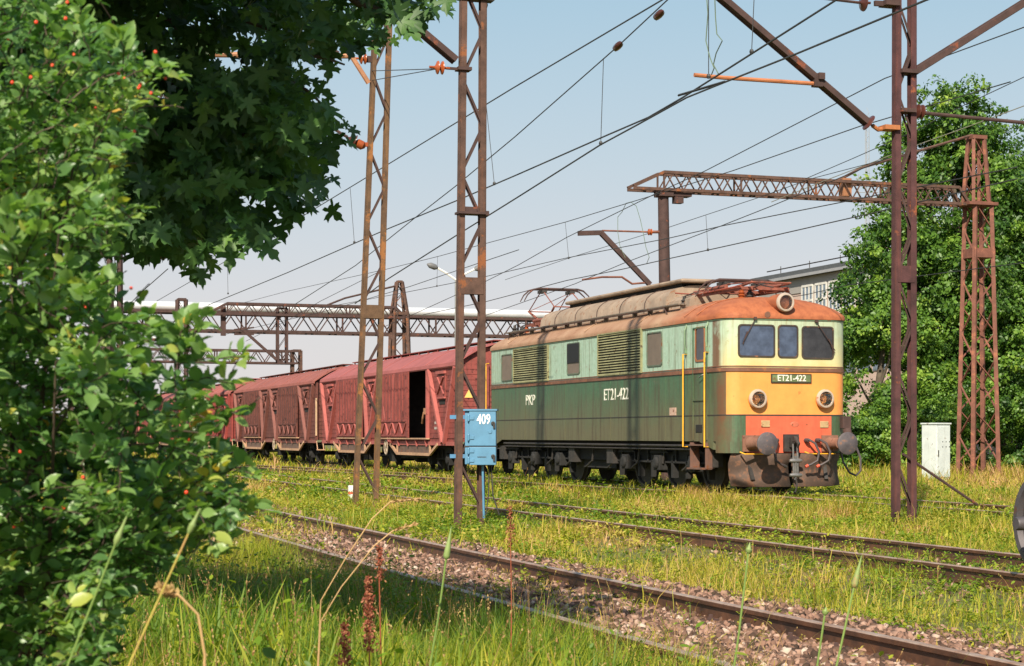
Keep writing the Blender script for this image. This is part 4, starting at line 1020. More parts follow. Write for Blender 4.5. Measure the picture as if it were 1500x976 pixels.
# ================================================================== CATENARY MASTS
def frame_at(s, t, z=0): return P(s, t, z)
def insulator(parent, p, d, n=2, mat=None, r=.075, name='insulator'):
    d = Vector(d).normalized(); b = MB(); prof = [(.02,-.10),(.02,-.02)]; h = 0
    for k in range(n): prof += [(.04,h),(r,h+.025),(r*1.05,h+.04),(.035,h+.06)]; h += .075
    prof += [(.02,h),(.02,h+.08)]
    return b.lathe(p, d, prof, 14).build(name, mat or CERAM, parent, smooth=True)
def lattice_mast(s, t, label, H, w0, w1, lean=(0,0), legw=.14, bay=.74, zbase=-.35, plates=(2.75,), name='lattice_mast', rust=RUST):
    """two channel legs with zig-zag lacing; w0/w1 leg spacing at foot/top; lean = shift of the head across the tracks"""
    m = empty(name, P(s, t, 0), TH, label, 'catenary mast', 'lattice catenary masts beside the tracks')
    def lx(sg, z): u = (z-zbase)/(H-zbase); return sg*(w0+(w1-w0)*u)/2 + lean[0]*u
    def ly(z): return lean[1]*(z-zbase)/(H-zbase)
    dp = .12
    for sg in (-1, 1):
        b = MB(); A = (lx(sg,zbase), 0, zbase); B = (lx(sg,H), ly(H), H)
        # channel section: web outside, flanges towards the other leg
        def off(p, dx, dy): return (p[0]+dx, p[1]+dy, p[2])
        b.beam(off(A, sg*legw*.42, 0), off(B, sg*legw*.42, 0), .012, dp, up=(0,1,0))
        for dy in (-1, 1): b.beam(off(A, 0, dy*(dp/2-.006)), off(B, 0, dy*(dp/2-.006)), legw*.82, .012, up=(0,1,0))
        o = b.build('mast_leg', rust, m)
    z = zbase+.5; k = 0; b = None
    while z < H-bay:
        sg = 1 if k % 2 else -1
        for fy in (-1, 1):
            b = MB(); b.beam((lx(-sg,z)*.96, ly(z)+fy*(dp/2-.018), z), (lx(sg,z+bay*.9)*.96, ly(z+bay)+fy*(dp/2-.018), z+bay*.9), .035, .010, up=(0,1,0)); b.build('lacing_bar', RUSTD, m)
        z += bay; k += 1
    for zp in plates:
        for fy in (-1, 1):
            b = MB(); xa, xb = lx(-1,zp), lx(1,zp); b.box(((xa+xb)/2, ly(zp)+fy*(dp/2+.004), zp), (xb-xa+.02, .008, .26)); b.build('batten_plate', rust, m)
    return m, lx, ly
def loc(root, p):               # world point -> local of a mast/vehicle root
    M = Matrix.Translation(root.location) @ Matrix.Rotation(root.rotation_euler[2], 4, 'Z'); return M.inverted() @ Vector(p)
def strut(root, a, b_, w, h, name, mat, parent=None):
    b = MB(); b.beam(a, b_, w, h); return b.build(name, mat, parent or root)
def channel(root, a, b_, w, name, mat):
    b = MB(); a, b_ = Vector(a), Vector(b_)
    b.beam(a, b_, .012, w, up=(0,1,0)); d = (b_-a).normalized(); nrm = d.cross(Vector((0,1,0))).normalized()
    u = Vector((0,1,0)).cross(d).normalized()
    b.beam(a+Vector((0,.05,0)), b_+Vector((0,.05,0)), .10, .012, up=u) if False else None
    b.beam(a, b_, w, .012, up=(0,1,0)); b.beam(a+Vector((0,.06,0)), b_+Vector((0,.06,0)), w, .012, up=(0,1,0))
    return b.build(name, mat, root)

# centre mast
MT = 26.3
mc, lxc, lyc = lattice_mast(8.30, MT, 'dark rusty lattice mast carrying the blue numbered box in the middle of the photo', 15.5, .37, .26, (.12,0), .112, .74, plates=(3.55, 10.6))
tC = MT
def oc(px, py, dy=0): return loc(mc, on_t(px, py, tC+dy))
a = oc(668,88); c = oc(590,22); e_ = a + (c-a)*2.2
b = MB(); b.beam(a, e_, .09, .12, up=(0,1,0)); b.beam(a+Vector((0,.055,0)), e_+Vector((0,.055,0)), .15, .012, up=(0,1,0)); b.build('cantilever_arm', RUSTD, mc)
i1 = oc(668,101); insulator(mc, i1+Vector((-.33,0,0)), (1,0,0), 2, CERAMO, .10)
b = MB(); b.beam(i1+Vector((-.15,0,0)), i1+Vector((.1,0,0)), .03, .04); b.box(i1+Vector((.12,0,0)), (.22,.2,.05)); b.build('bracket', RUSTD, mc)
b = MB(); q = oc(690,313); b.box(q, (.46,.24,.035)); b.box(q+Vector((.23,0,0)), (.05,.26,.07)); b.box(q+Vector((-.02,0,.06)), (.2,.1,.08)); b.build('clamp_plate', RUSTD, mc)
q = oc(697, 4); b = MB(); b.box(q+Vector((0,0,.05)), (.55,.2,.04)); b.lathe(q+Vector((.15,0,.03)), (0,0,-1), [(.03,0),(.05,.05),(.03,.12)], 8); b.build('bracket', DARK2, mc)

# left leaning mast
ml, lxl, lyl = lattice_mast(8.43, 33.4, 'leaning orange rusted lattice mast standing left of the blue box mast', 15.0, .40, .20, (.55,0), .105, .74, plates=(3.62, 11.0), rust=paint('orange_rust_steel', (.10,.055,.028), .45, .42, (.26,.105,.03), .85, 5, rs=1.8, streak=.4, streakcol=(.28,.13,.03)))
tL = 33.4
def ol(px, py, dy=0): return loc(ml, on_t(px, py, tL+dy))
b = MB(); b.tube([ol(540,122), ol(502,62), ol(470,20), ol(430,-60)], .05, 8); b.build('cantilever_arm', paint('rust_tube',(.40,.19,.10),.3,.3), ml, smooth=True)
b = MB(); b.tube([ol(512,82), ol(300,80)], .055, 8); b.build('horizontal_tube', paint('rust_tube',(.40,.19,.10),.3,.3), ml, smooth=True)
insulator(ml, ol(527,86), (1,0,0), 2, CERAMO, .10)
b = MB(); b.beam(ol(535,87), ol(546,87), .06,.12); b.build('bracket', RUSTD, ml)
b = MB(); b.tube([ol(500,196), ol(509,201)], .03, 6); b.tube([ol(430,58), ol(470,62), ol(496,78)], .035, 8); b.tube([ol(430,150), ol(500,196)],.03,6); b.build('stay_rod', RUSTD, ml)
insulator(ml, ol(512,203), (1,0,-.45), 2, CERAM, .12); b = MB(); b.lathe(ol(520,208),(1,0,-.45),[(.03,0),(.09,.05),(.09,.16),(.03,.22)],12); b.beam(ol(528,212), ol(541,212), .06,.08); b.build('insulator_link', CERAMO, ml, smooth=True)
# right mast
mr, lxr, lyr = lattice_mast(14.8, 24.3, 'tall dark red lattice mast right of the locomotive', 15.5, .285, .245, (.02,0), .115, .72, plates=(3.75,), rust=paint('dark_red_steel', (.070,.026,.026), .45, .22, (.24,.07,.028), .85, 4, rs=1.8, streak=.3, streakcol=(.2,.055,.025)))
tR = 24.3
def orr(px, py, dy=0): return loc(mr, on_t(px, py, tR+dy))
a = orr(1272,180); c = orr(1058,-3); e_ = a+(c-a)*1.5
b = MB(); b.beam(a, e_, .09, .11, up=(0,1,0)); b.beam(a+Vector((0,.06,0)), e_+Vector((0,.06,0)), .13, .014, up=(0,1,0)); b.build('cantilever_arm', RUSTD, mr)
insulator(mr, orr(1270,178), orr(1285,190)-orr(1270,178), 1, CERAM, .13)
b = MB(); b.tube([orr(1278,184), orr(1286,190), orr(1301,188)], .035, 8); b.box(orr(1302,188), (.26,.24,.07)); b.build('bracket', paint('orange_bracket',(.34,.12,.04),.3,.3), mr, smooth=True)
b = MB(); b.tube([orr(1017,110), orr(1060,114), orr(1196,123)], .032, 8); b.build('steady_arm', paint('orange_tube',(.42,.15,.06),.3,.3), mr, smooth=True)
b = MB(); b.box(orr(1197,120), (.14,.12,.16)); b.box(orr(1200,113),(.1,.2,.1)); b.build('arm_clamp', RUSTD, mr)
b = MB(); b.tube([orr(1200,-3), orr(1258,4)], .022, 6); b.beam(orr(1281,5), orr(1303,6), .05, .08); b.box(orr(1303,6), (.25,.24,.08)); b.build('top_bracket', RUSTD, mr)
insulator(mr, orr(1262,4), (1,0,.04), 1, CERAM, .13)
a = orr(1336,108); c = orr(1500,5); e_ = a+(c-a)*1.6
b = MB(); b.beam(a, e_, .09, .11, up=(0,1,0)); b.beam(a+Vector((0,.06,0)), e_+Vector((0,.06,0)), .13, .014, up=(0,1,0)); b.build('cantilever_arm', RUSTD, mr)
b = MB(); b.box(orr(1328,106), (.3,.26,.06)); b.box(orr(1326,163), (.26,.24,.06)); b.beam(orr(1330,163), orr(1342,164), .05,.05); b.build('bracket', RUSTD, mr)
insulator(mr, orr(1341,163), (1,0,-.05), 2, CERAM, .11); b = MB(); b.tube([orr(1355,166), orr(1500,180), orr(1640,193)], .03, 8); b.build('horizontal_tube', RUSTD, mr, smooth=True)
b = MB(); g0 = orr(1322,665); g1 = orr(1432,740); b.tube([g0, g1], .022, 6); b.build('ground_stay', RUSTD, mr)

# ---- blue numbered box on the centre mast
BLUE = paint('blue_paint', (.085,.22,.345), .14, .10, (.12,.10,.08), .5, 4, streak=.12, streakcol=(.06,.12,.2))
BLUED = paint('blue_shade_paint', (.06,.19,.34), .14, .10, (.12,.10,.08), .5, 4)
bp = on_t(706, 641, MT-.25); s_, t_b = ST_of(bp.x, bp.y)
bx = empty('relay_box', bp, R(-4), 'blue two door relay box numbered 409 fixed to the centre mast', 'relay box')
bpx = 93.0   # photo pixels per metre there
bY = bp.y; k = bY/FPX
hw_, hh_ = (729-690)/2*k, (681-602)/2*k
b = MB(); b.b2((-hw_-.06, 0, -hh_), (hw_, .30, hh_)); b.build('cabinet', BLUE, bx, bevel=.01)
zs_ = (641-654)*k
b = MB(); b.b2((-hw_-.0+.01, -.03, zs_+.008), (hw_+.012, -.002, hh_+.01)); du = b.build('door', BLUE, bx, bevel=.006)
b = MB(); b.b2((-hw_+.01, -.03, -hh_-.008), (hw_+.012, -.002, zs_-.008)); dl = b.build('door', BLUE, bx, bevel=.006)
b = MB(); b.b2((-hw_-.07, -.01, zs_-.010), (hw_+.015, .31, zs_+.010)); b.build('seam', DARK2, bx)
b = MB(); b.b2((-hw_-.08, -.045, hh_-.004), (hw_+.03, .32, hh_+.022)); b.build('lid', BLUE, bx)
for zz, d_ in ((hh_*.72, du), (.0, du), (-hh_*.50, dl), (-hh_*.85, dl)):
    b = MB(); b.lathe((-hw_-.0, -.035, zz), (0,0,1), [(.018,-.05),(.022,-.04),(.022,.04),(.018,.05)], 10); b.box((-hw_+.045,-.036,zz),(.08,.016,.05)); b.build('hinge', BLUE, d_)
for zz, d_ in ((hh_*.52, du), (-hh_*.70, dl)):
    b = MB(); b.lathe((hw_-.03, -.03, zz), (0,-1,0), [(.032,0),(.032,.02),(.018,.03)], 12); b.box((hw_-.015,-.05,zz-.03),(.03,.02,.09)); b.build('lock', DARK2, d_)
b = MB(); b.lathe((hw_*.62, -.03, hh_*.22), (0,-1,0), [(.035,0),(.030,.012)], 14); b.build('keyhole_cover', BLUE, du)
me = text_mesh('409', .215, .003, .66, .004); me.materials.append(WHITEP); link('lettering', me, du, (.03, -.034, hh_*.66), (R(90),0,0))
b = MB(); b.b2((-hw_-.064, .10, -.0), (-hw_-.058, .22, .18)); b.build('small_plate', paint('pale_sticker',(.55,.6,.6),.3,.3), bx)
b = MB(); b.b2((-.07,-.034,-hh_+.11),(.07,-.029,-hh_+.12)); b.build('slot', DARK2, dl)
b = MB()
for zz in (hh_-.10, -.29): b.b2((-hw_-.30, .08, zz-.03), (-hw_-.06, .14, zz+.03))
b.build('bracket', BLUED, bx)
b = MB(); b.tube([(.0,.12,-hh_),(.02,.12,-1.25)], .019, 8); b.build('conduit', BLUE, bx, smooth=True)
b = MB(); b.tube([(.13,.15,-hh_),(.16,.13,-.9),(.26,.12,-1.2)], .010, 6); b.tube([(.10,.15,-hh_),(.09,.13,-.9),(.05,.12,-1.2)], .010, 6); b.build('cables', DARK2, bx)

# ---- wires in the vertical planes beside each track
WR = .0115
def wire(name, s, pts, label, r=WR, droppers=(), blobs=(), mat=None, cat='overhead wire', grp='overhead wires'):
    w3_ = [on_s(px, py, s) for px, py in pts]
    o = MB().tube(w3_, r, 5).build(name, mat or WIREM, smooth=True); tag(o, label, cat, grp)
    for (p, q) in droppers:
        A, B = on_s(*p, s), on_s(*q, s); b = MB(); b.tube([A, B], .006, 4); b.lathe(B, (0,0,1), [(.02,-.03),(.03,0),(.02,.03)], 6); b.build('dropper', WIREM, o)
    for px, py, l in blobs:
        A = on_s(px, py, s); b = MB(); d = (w3_[1]-w3_[0]).normalized()
        b.lathe(A-d*l/2, d, [(.01,0),(.05,l*.2),(.055,l*.5),(.05,l*.8),(.01,l)], 8); b.build('wire_insulator', CERAM, o, smooth=True)
    return o
wire('catenary_wire', 10.2, [(1180,-125),(970,0),(750,130),(560,246),(420,331),(230,441)], 'messenger wire running from top centre down left behind the centre mast', .012,
     droppers=[((712,152),(724,269)), ((513,276),(519,355)), ((883,52),(880,211)) if False else ((333,381),(334,430))])
wire('anchor_wire', 10.2, [(1010,-30),(905,68),(755,200),(666,274),(607,320),(521,389),(432,446)], 'thin wire with two small insulators descending across the upper middle sky', .010, blobs=[(965,22,.32),(905,68,.32)], droppers=[((884,87),(880,210))])
wire('contact_wire', 10.2, [(1400,-100),(1225,0),(1060,105),(1000,143),(950,172),(885,200),(760,255),(669,294),(564,337),(420,400),(305,447)], 'contact wire of the second track passing just under the steady arm of the right mast', .013, droppers=[((1038,-10),(1038,112)), ((1105,-10),(1101,76))])
wire('contact_wire', 10.2, [(1500,-55),(1357,0),(1164,80),(1053,124),(1006,143),(930,185),(880,212),(760,288),(667,346),(568,409),(520,445)], 'second contact wire crossing beside the steady arm and ending left of the centre mast', .013)
wire('clamp_wire', 10.2, [(994,140),(1062,120)], 'short clamped wire link below the steady arm of the right mast', .018, cat='wire link')
wire('catenary_wire', 17.5, [(1500,40),(1296,115),(1160,185),(1034,250),(960,284),(830,348),(760,388),(708,414),(609,459),(560,480)], 'messenger wire passing over the left end of the right hand girder', .011, droppers=[])
wire('catenary_wire', 17.5, [(1480,120),(1260,185),(1074,250),(958,286),(830,325),(707,358),(641,376),(564,395),(420,427),(200,485)], 'messenger wire of the locomotive track falling gently to the left', .011, droppers=[((828,326),(833,378)), ((641,376),(640,419))])
wire('contact_wire', 17.5, [(1490,245),(1240,295),(1058,331),(980,349),(830,378),(708,406),(591,429),(440,457)], 'upper contact wire between the pantograph and the girder', .011)
wire('contact_wire', 17.5, [(1490,262),(1279,312),(1130,346),(980,379),(914,394),(830,411),(708,443),(620,461)], 'contact wire touching the raised pantograph of the locomotive', .012, droppers=[((1034,315),(1037,366))])
wire('anchor_wire', 17.5, [(1300,232),(1130,302),(1054,332),(913,386),(842,416),(760,445),(700,466)], 'wire crossing steeply behind the pantograph towards the left', .010)
wire('catenary_wire', 22.5, [(1330,225),(1188,262),(1110,290),(1034,315),(980,333),(918,352),(834,378),(740,410)], 'thin messenger wire of the far track behind the steel pole', .010)
wire('contact_wire', 22.5, [(1500,385),(1240,418),(1180,432),(1120,441)], 'contact wire of the far track passing in front of the building', .010)
wire('anchor_wire', 24.0, [(1600,118),(1420,185),(1345,212),(1200,268),(1130,296)], 'pale anchor wire rising to the right in front of the big trees', .012, mat=paint('pale_wire',(.25,.24,.18),.2,bump=0))
wire('anchor_wire', 24.0, [(1640,30),(1500,113),(1400,160),(1345,190),(1250,232),(1180,262)], 'dark anchor wire rising to the top right corner before the trees', .011)
wire('distant_wire', 17.5, [(560,396),(470,441),(420,470),(360,500)], 'faint wire sloping down to the pipeline left of the centre mast', .012)
wire('distant_wire', 14.0, [(760,366),(700,386),(600,420),(480,455),(330,490)], 'faint thin wire low in the sky between the two left masts', .010)
wire('feeder_wire', 5.0, [(246,394),(205,430),(175,462)], 'short wire descending beside the far left mast', .010)
# jumper loops
def loop(name, s, pts, label, r=.008):
    o = MB().tube([on_s(px, py, s) for px, py in pts], r, 5).build(name, COPPER, smooth=True); tag(o, label, 'jumper cable', 'looped jumper cables')
loop('jumper_loop', 10.2, [(1033,-30),(1037,20),(1034,60),(1040,85),(1046,100),(1042,110)], 'left green jumper cable dangling to the steady arm')
loop('jumper_loop', 10.2, [(1046,-30),(1048,25),(1050,50),(1058,60),(1049,78),(1045,95),(1052,108)], 'right kinked green jumper cable dangling to the steady arm')
loop('jumper_loop', 17.5, [(911,311),(917,298),(924,296),(932,302),(938,322),(943,345),(946,362),(951,377),(947,387)], 'looped jumper cable hanging left of the steel pole')
loop('jumper_loop', 17.5, [(911,311),(905,318),(905,340),(908,360),(916,378)], 'short jumper cable hanging beside the looped one')

# span wires at the left masts
A = on_t(668,101,MT); 
for z2, lb in ((104, 'upper'), (118, 'lower')):
    B = on_t(545,z2,tL); A_ = on_t(641,101,MT)
    o = MB().tube([A_, B], .008, 5).build('span_wire', WIREM); tag(o, '%s thin wire joining the left leaning mast to the insulator of the centre mast' % lb, 'overhead wire', 'overhead wires')

# ================================================================== PORTALS AND TOWERS
def truss_box(b, x0, x1, zt, zb, dp, bay, yc=0, ch=.09, br=.05, taper0=0, taper1=0):
    """lattice girder along local x, two faces, X-braced"""
    for y in (-dp/2, dp/2):
        b.beam((x0+taper0, yc+y, zt), (x1-taper1, yc+y, zt), ch, ch); b.beam((x0, yc+y, zb), (x1, yc+y, zb), ch, ch)
        if taper0: b.beam((x0, yc+y, zb+.06), (x0+taper0, yc+y, zt), ch, ch)
        if taper1: b.beam((x1, yc+y, zb+.06), (x1-taper1, yc+y, zt), ch, ch)
        n = max(1, int((x1-taper1-x0-taper0)/bay)); L_ = (x1-taper1-x0-taper0)/n
        for i in range(n):
            xa = x0+taper0+i*L_
            b.beam((xa, yc+y, zb), (xa+L_/2, yc+y, zt), br, br*.6); b.beam((xa+L_/2, yc+y, zt), (xa+L_, yc+y, zb), br, br*.6)
            if i % 4 == 0: b.beam((xa, yc+y, zb), (xa, yc+y, zt), br, br)
    n = int((x1-x0)/bay)
    for i in range(n):
        xa = x0+(x1-x0)*i/n; xb = x0+(x1-x0)*(i+1)/n
        for z in (zt, zb):
            if z == zt and (xa < x0+taper0 or xb > x1-taper1): continue
            b.beam((xa, yc-dp/2, z), (xb, yc+dp/2, z), br, br*.6)
def tower(b, z0, z1, w0, w1, dp0, dp1, bay, leg=.12, br=.05, cx=0, cy=0, cap=True):
    f = lambda z: ((z-z0)/(z1-z0))
    W = lambda z: w0+(w1-w0)*f(z); D_ = lambda z: dp0+(dp1-dp0)*f(z)
    c = lambda sx_, sy_, z: (cx+sx_*W(z)/2, cy+sy_*D_(z)/2, z)
    for a_ in (-1,1):
        for d_ in (-1,1): b.beam(c(a_,d_,z0), c(a_,d_,z1), leg, leg)
    n = max(1, round((z1-z0)/bay))
    for i in range(n):
        za, zb_ = z0+(z1-z0)*i/n, z0+(z1-z0)*(i+1)/n; g_ = 1 if i % 2 else -1
        for d_ in (-1,1): b.beam(c(-g_,d_,za), c(g_,d_,zb_), br, br*.5)
        for a_ in (-1,1): b.beam(c(a_,-g_,za), c(a_,g_,zb_), br, br*.5)
    if cap:
        for d_ in (-1,1): b.beam(c(-1,d_,z1), c(1,d_,z1), leg, leg)
TG = 50.4    # right-hand gantry plane
LR_ = paint('light_rust', (.17,.065,.042), .35, .3, (.30,.11,.06), .8, 3, rs=3)
pr = on_t(1432, 640, TG); s1, _t = ST_of(pr.x, pr.y)
gan = empty('catenary_gantry', P(s1, TG, 0), TH, 'rusty half gantry with lattice tower on the right and long lattice girder', 'gantry')
q = lambda px, py: loc(gan, on_t(px, py, TG))
ztp = q(1430, 202).z; zgt = q(1420, 274).z; zgb = q(1420, 297).z
b = MB(); tower(b, -.5, zgb-.05, 1.00, .62, .9, .6, .82, .13, .06, cx=q(1433,500).x); b.build('tower', LR_, gan)
b = MB(); tower(b, zgb-.05, ztp, .60, .40, .6, .3, .85, .11, .05, cx=q(1430,250).x); b.build('tower_head', LR_, gan)
b = MB(); x_ = q(1430,250).x
b.box((x_, 0, zgb-.06), (1.1,.9,.10)); b.build('tower_collar', LR_, gan); b = MB(); b.box((q(1433,375).x,0,q(1433,372).z),(.80,.76,.30)); b.build('tower_collar', LR_, gan); b = MB(); b.box((x_,0,ztp),(.55,.45,.12)); b.build('tower_cap', LR_, gan)
xl = q(924,270).x; b = MB()
zl_t, zl_b = q(965,257).z, q(965,283).z
truss_box(b, xl, q(1412,280).x, (zgt+zl_t)/2, (zgb+zl_b)/2, .5, .62, taper0=q(968,270).x-xl, taper1=.35); b.build('girder', RUST, gan)
cxp = q(975,300).x; 
b = MB(); b.tube([(cxp-.08,0,q(972,288).z),(cxp+.08,0,-.4)], [.17,.21], 14); b.build('steel_pole', RUSTD, gan, smooth=True)
b = MB(); z_ = q(975,284).z; b.box((cxp-.06,0,z_-.02),(.45,.5,.16)); b.box((cxp+.45,0,z_-.02),(.7,.4,.12)); b.box((q(991,288).x,-.1,z_-.2),(.28,.25,.2)); b.build('pole_head', RUSTD, gan)
b = MB(); b.beam(q(1238,262), q(1238,288), .3, .3); b.build('stay_block', paint('orange_block',(.34,.15,.07),.3,.2), gan)
b = MB(); b.tube([q(1225,266), q(1262,246), q(1424,198)], .05, 6); b.build('stay_rod', RUST, gan)
b = MB(); b.beam(q(847,342), q(882,341), .12, .14); b.beam(q(880,341), q(952,417), .12, .15); b.build('cantilever_arm', RUSTD, gan)
b = MB(); b.tube([q(882,338), q(950,340)], .03, 6); b.tube([q(950,340), q(976,340)],.05,6); b.build('tie_rod', LR_, gan)
insulator(gan, q(949,340), (1,0,0), 2, CERAMO, .10)
b = MB(); b.tube([q(853,410), q(882,406), q(911,406), q(926,416), q(950,414)], .035, 6); b.build('steady_arm', LR_, gan, smooth=True)

# distant pipe bridge and girder on the left
TP = 112.0
PB = empty('pipe_bridge', P(ST_of(*on_t(460,470,TP).xy)[0], TP, 0), TH, 'long lattice bridge carrying a silver pipe above the distant tracks', 'pipe bridge')
q = lambda px, py: loc(PB, on_t(px, py, TP))
A, B = q(150,447), q(800,475); zt_, zb_ = (A.z+B.z)/2, (q(150,473).z+q(800,499).z)/2
ang = 0
b = MB(); truss_box(b, q(60,470).x, q(860,480).x, q(460,462).z, q(460,488).z, 1.6, 1.5, ch=.16, br=.10); b.build('girder', RUSTD, PB)
ALU = paint('silver_pipe', (.72,.73,.74), .1, .05, (.4,.35,.3), .35, 1, metal=.3)
b = MB(); zc = q(460,456).z+.1; b.tube([(q(60,0).x,0,zc),(q(860,0).x,0,zc)], .30, 16); b.build('silver_pipe', ALU, PB, smooth=True)
b = MB(); b.tube([(q(60,0).x,.9,zc-.25),(q(860,0).x,.9,zc-.25)], .2, 10); b.build('silver_pipe', ALU, PB, smooth=True)
for px in (120, 800):
    b = MB(); tower(b, -.5, q(460,488).z, 1.4, 1.2, 1.6, 1.6, 1.6, .2, .1, cx=q(px,0).x); b.build('support_tower', RUSTD, PB)
TQ = 96.0
GQ = empty('distant_gantry', P(ST_of(*on_t(585,600,TQ).xy)[0], TQ, 0), TH, 'distant lattice girder with a pointed tower standing behind the red wagon roof', 'gantry')
q = lambda px, py: loc(GQ, on_t(px, py, TQ))
b = MB(); tower(b, -.5, q(585,460).z, 1.15, .75, 1.1, .8, 1.0, .17, .08); b.build('tower', RUST, GQ)
b = MB(); tower(b, q(585,460).z, q(585,413).z, .75, .28, .8, .25, .6, .13, .07); b.build('tower_head', RUST, GQ)
b = MB(); truss_box(b, q(307,455).x, q(590,455).x, q(450,448).z, q(450,463).z, .8, .8, ch=.13, br=.07, taper0=.9, taper1=.6); b.build('girder', RUSTD, GQ)
b = MB(); b.beam(q(327,450), q(327,492), .25, .25); tower(b, q(415,532).z, q(415,452).z, .5, .5, .4, .4, .7, .10, .05, cx=q(413,0).x); b.build('hanger', RUSTD, GQ)
b = MB(); b.beam(q(352,480), q(405,527), .14, .14); b.beam(q(343,483), q(372,480), .08,.08); b.beam(q(343,490), q(372,490), .08,.08); b.beam(q(405,527), q(424,527), .08,.08); b.build('cantilever_arm', RUSTD, GQ)
b = MB(); b.tube([q(584,418), q(505,437), q(472,450)], .06, 6); b.build('stay_rod', RUSTD, GQ)
TW = 150.0
GW = empty('distant_gantry', P(ST_of(*on_t(300,520,TW).xy)[0], TW, 0), TH, 'lowest and farthest lattice girder ending in a short rusty post above the wagons', 'gantry')
q = lambda px, py: loc(GW, on_t(px, py, TW))
b = MB(); truss_box(b, q(120,520).x, q(434,520).x, q(300,513).z, q(300,531).z, 1.2, 1.3, ch=.18, br=.11); b.build('girder', RUSTD, GW)
b = MB(); tower(b, -.5, q(434,514).z, .7, .7, .7, .7, 1.2, .2, .1, cx=q(434,0).x); tower(b, -.5, q(434,514).z, .7, .7, .7, .7, 1.2, .2, .1, cx=q(130,0).x); b.build('post', RUST, GW)
# small far masts on the left
def far_mast(px, ptop, T, label, w_=.5, arm=None):
    p = on_t(px, 600, T); s_, _ = ST_of(p.x, p.y)
    m = empty('distant_mast', P(s_, T, 0), TH, label, 'catenary mast', 'distant catenary masts on the left'); q = lambda a, c: loc(m, on_t(a, c, T))
    b = MB(); tower(b, -.5, q(px, ptop).z, w_, w_*.8, w_, w_*.8, .8, .12, .05); b.build('mast_body', RUSTD, m)
    b = MB(); b.box((0,0,q(px,ptop+18).z), (w_*1.6,w_*1.6,.10)); b.build('mast_collar', RUSTD, m)
    for (x0,y0,x1,y1) in arm or ():
        b = MB(); b.beam(q(x0,y0), q(x1,y1), .12, .12); b.build('mast_arm', RUSTD, m)
    return m
far_mast(266, 439, 90, 'distant narrow mast seen between bush sprigs left of the wagons', .52, [(190,450,262,492),(266,497,205,498)])
far_mast(168, 350, 62, 'nearer dark mast rising out of the left bush under the maple leaves', .42, [(105,372,150,425)])
far_mast(158, 402, 74, 'mast standing just behind the dark mast at the left bush', .35)
# street lamps
def lamp(px, ptop, T, label, sc=1.0):
    p = on_t(px, 600, T); s_, _ = ST_of(p.x, p.y)
    m = empty('street_lamp', P(s_, T, 0), TH, label, 'street lamp', 'double armed street lamps in the distance'); z = loc(m, on_t(px, ptop, T)).z
    b = MB(); b.tube([(0,0,-.4),(0,0,z-.9*sc)], [.12,.08], 8); b.build('pole', paint('lamp_pole',(.2,.2,.19),.2), m, smooth=True)
    for sg in (-1, 1):
        b = MB(); b.tube([(0,0,z-.9*sc),(sg*.7*sc,0,z-.45*sc),(sg*1.2*sc,0,z-.2*sc)], .07, 6); b.build('arm', WHITEP, m)
        b = MB(); b.lathe((sg*1.15*sc,0,z-.22*sc),(sg,0,.35),[(.05,0),(.18*sc,.2*sc),(.18*sc,.55*sc),(.05,.75*sc)],10); b.build('lamp_head', paint('lamp_head',(.13,.13,.13),.2), m, smooth=True)
    return m
lamp(668, 389, 105, 'double armed street lamp behind the centre mast')
lamp(242, 490, 160, 'tiny double armed street lamp seen above the left bush')

# ---- white cabinet, marker stake, radio mast
pcx = at(1371, 637, 56.5); s_, t_c = ST_of(pcx.x, pcx.y); k = 56.5/FPX
cabm = paint('cabinet_white', (.56,.60,.58), .12, .18, (.22,.16,.12), .6, 3, streak=.3, streakcol=(.25,.24,.2))
cab = empty('switch_cabinet', (pcx.x, pcx.y, 0), R(36), 'weathered white metal cabinet standing in the grass before the trees', 'cabinet')
zt = CAMZ+(HOR-622)*k; 
b = MB(); b.b2((-.33,-.30,-.5),(.33,.30,zt)); b.build('cabinet_body', cabm, cab, bevel=.015)
b = MB(); b.b2((-.36,-.33,zt),(.36,.33,zt+.05)); b.build('cabinet_roof', cabm, cab, bevel=.01)
b = MB(); b.b2((-.29,-.318,-.1),(.29,-.303,zt-.08)); d_ = b.build('door', cabm, cab)
b = MB(); b.b2((-.27,-.335,.55),(-.24,-.319,.75)); b.build('handle', DARK2, d_)
b = MB()
for i in range(3):
    for j in range(2): b.lathe((-.05+.16*i,-.319,zt-.55-.16*j),(0,-1,0),[(.022,0),(.018,.004)],8)
b.build('vent_holes', DARK, d_)
p = on_s(514, 722, 8.9)
st_ = empty('marker_post', (p.x, p.y, -.25), TH, 'small white and red marker post in the weeds beside the leaning mast', 'marker post')
b = MB(); b.b2((-.05,-.05,0),(.05,.05,.42)); b.build('post', WHITEP, st_, bevel=.008); b = MB(); b.b2((-.053,-.053,.24),(.053,.053,.29)); b.build('red_band', RF, st_)
ra = empty('radio_mast', at(1270, 650, 190), 0, 'very thin distant radio mast left of the tall trees', 'radio mast')
b = MB(); zz = CAMZ+(HOR-170)/FPX*190 - ra.location.z
for x, y in ((-.2,-.1),(.2,-.1),(0,.2)): b.tube([(x,y,-1),(x,y,zz)], .035, 4)
for z in np.arange(0, zz, 1.2): b.tube([(-.2,-.1,z),(.2,-.1,z+.6),(0,.2,z+1.2)], .02, 4)
b.build('mast_lattice', paint('mast_grey',(.3,.3,.3),.1), ra)
b = MB()
for py_ in (262,272,282,290): z = CAMZ+(HOR-py_)/FPX*190-ra.location.z; b.tube([(-1.2,0,z),(1.2,0,z)],.04,4)
b.tube([(-.9,0,CAMZ+(HOR-292)/FPX*190-ra.location.z),(-.9,0,CAMZ+(HOR-255)/FPX*190-ra.location.z)],.04,4); b.build('antenna', paint('mast_grey',(.3,.3,.3),.1), ra)

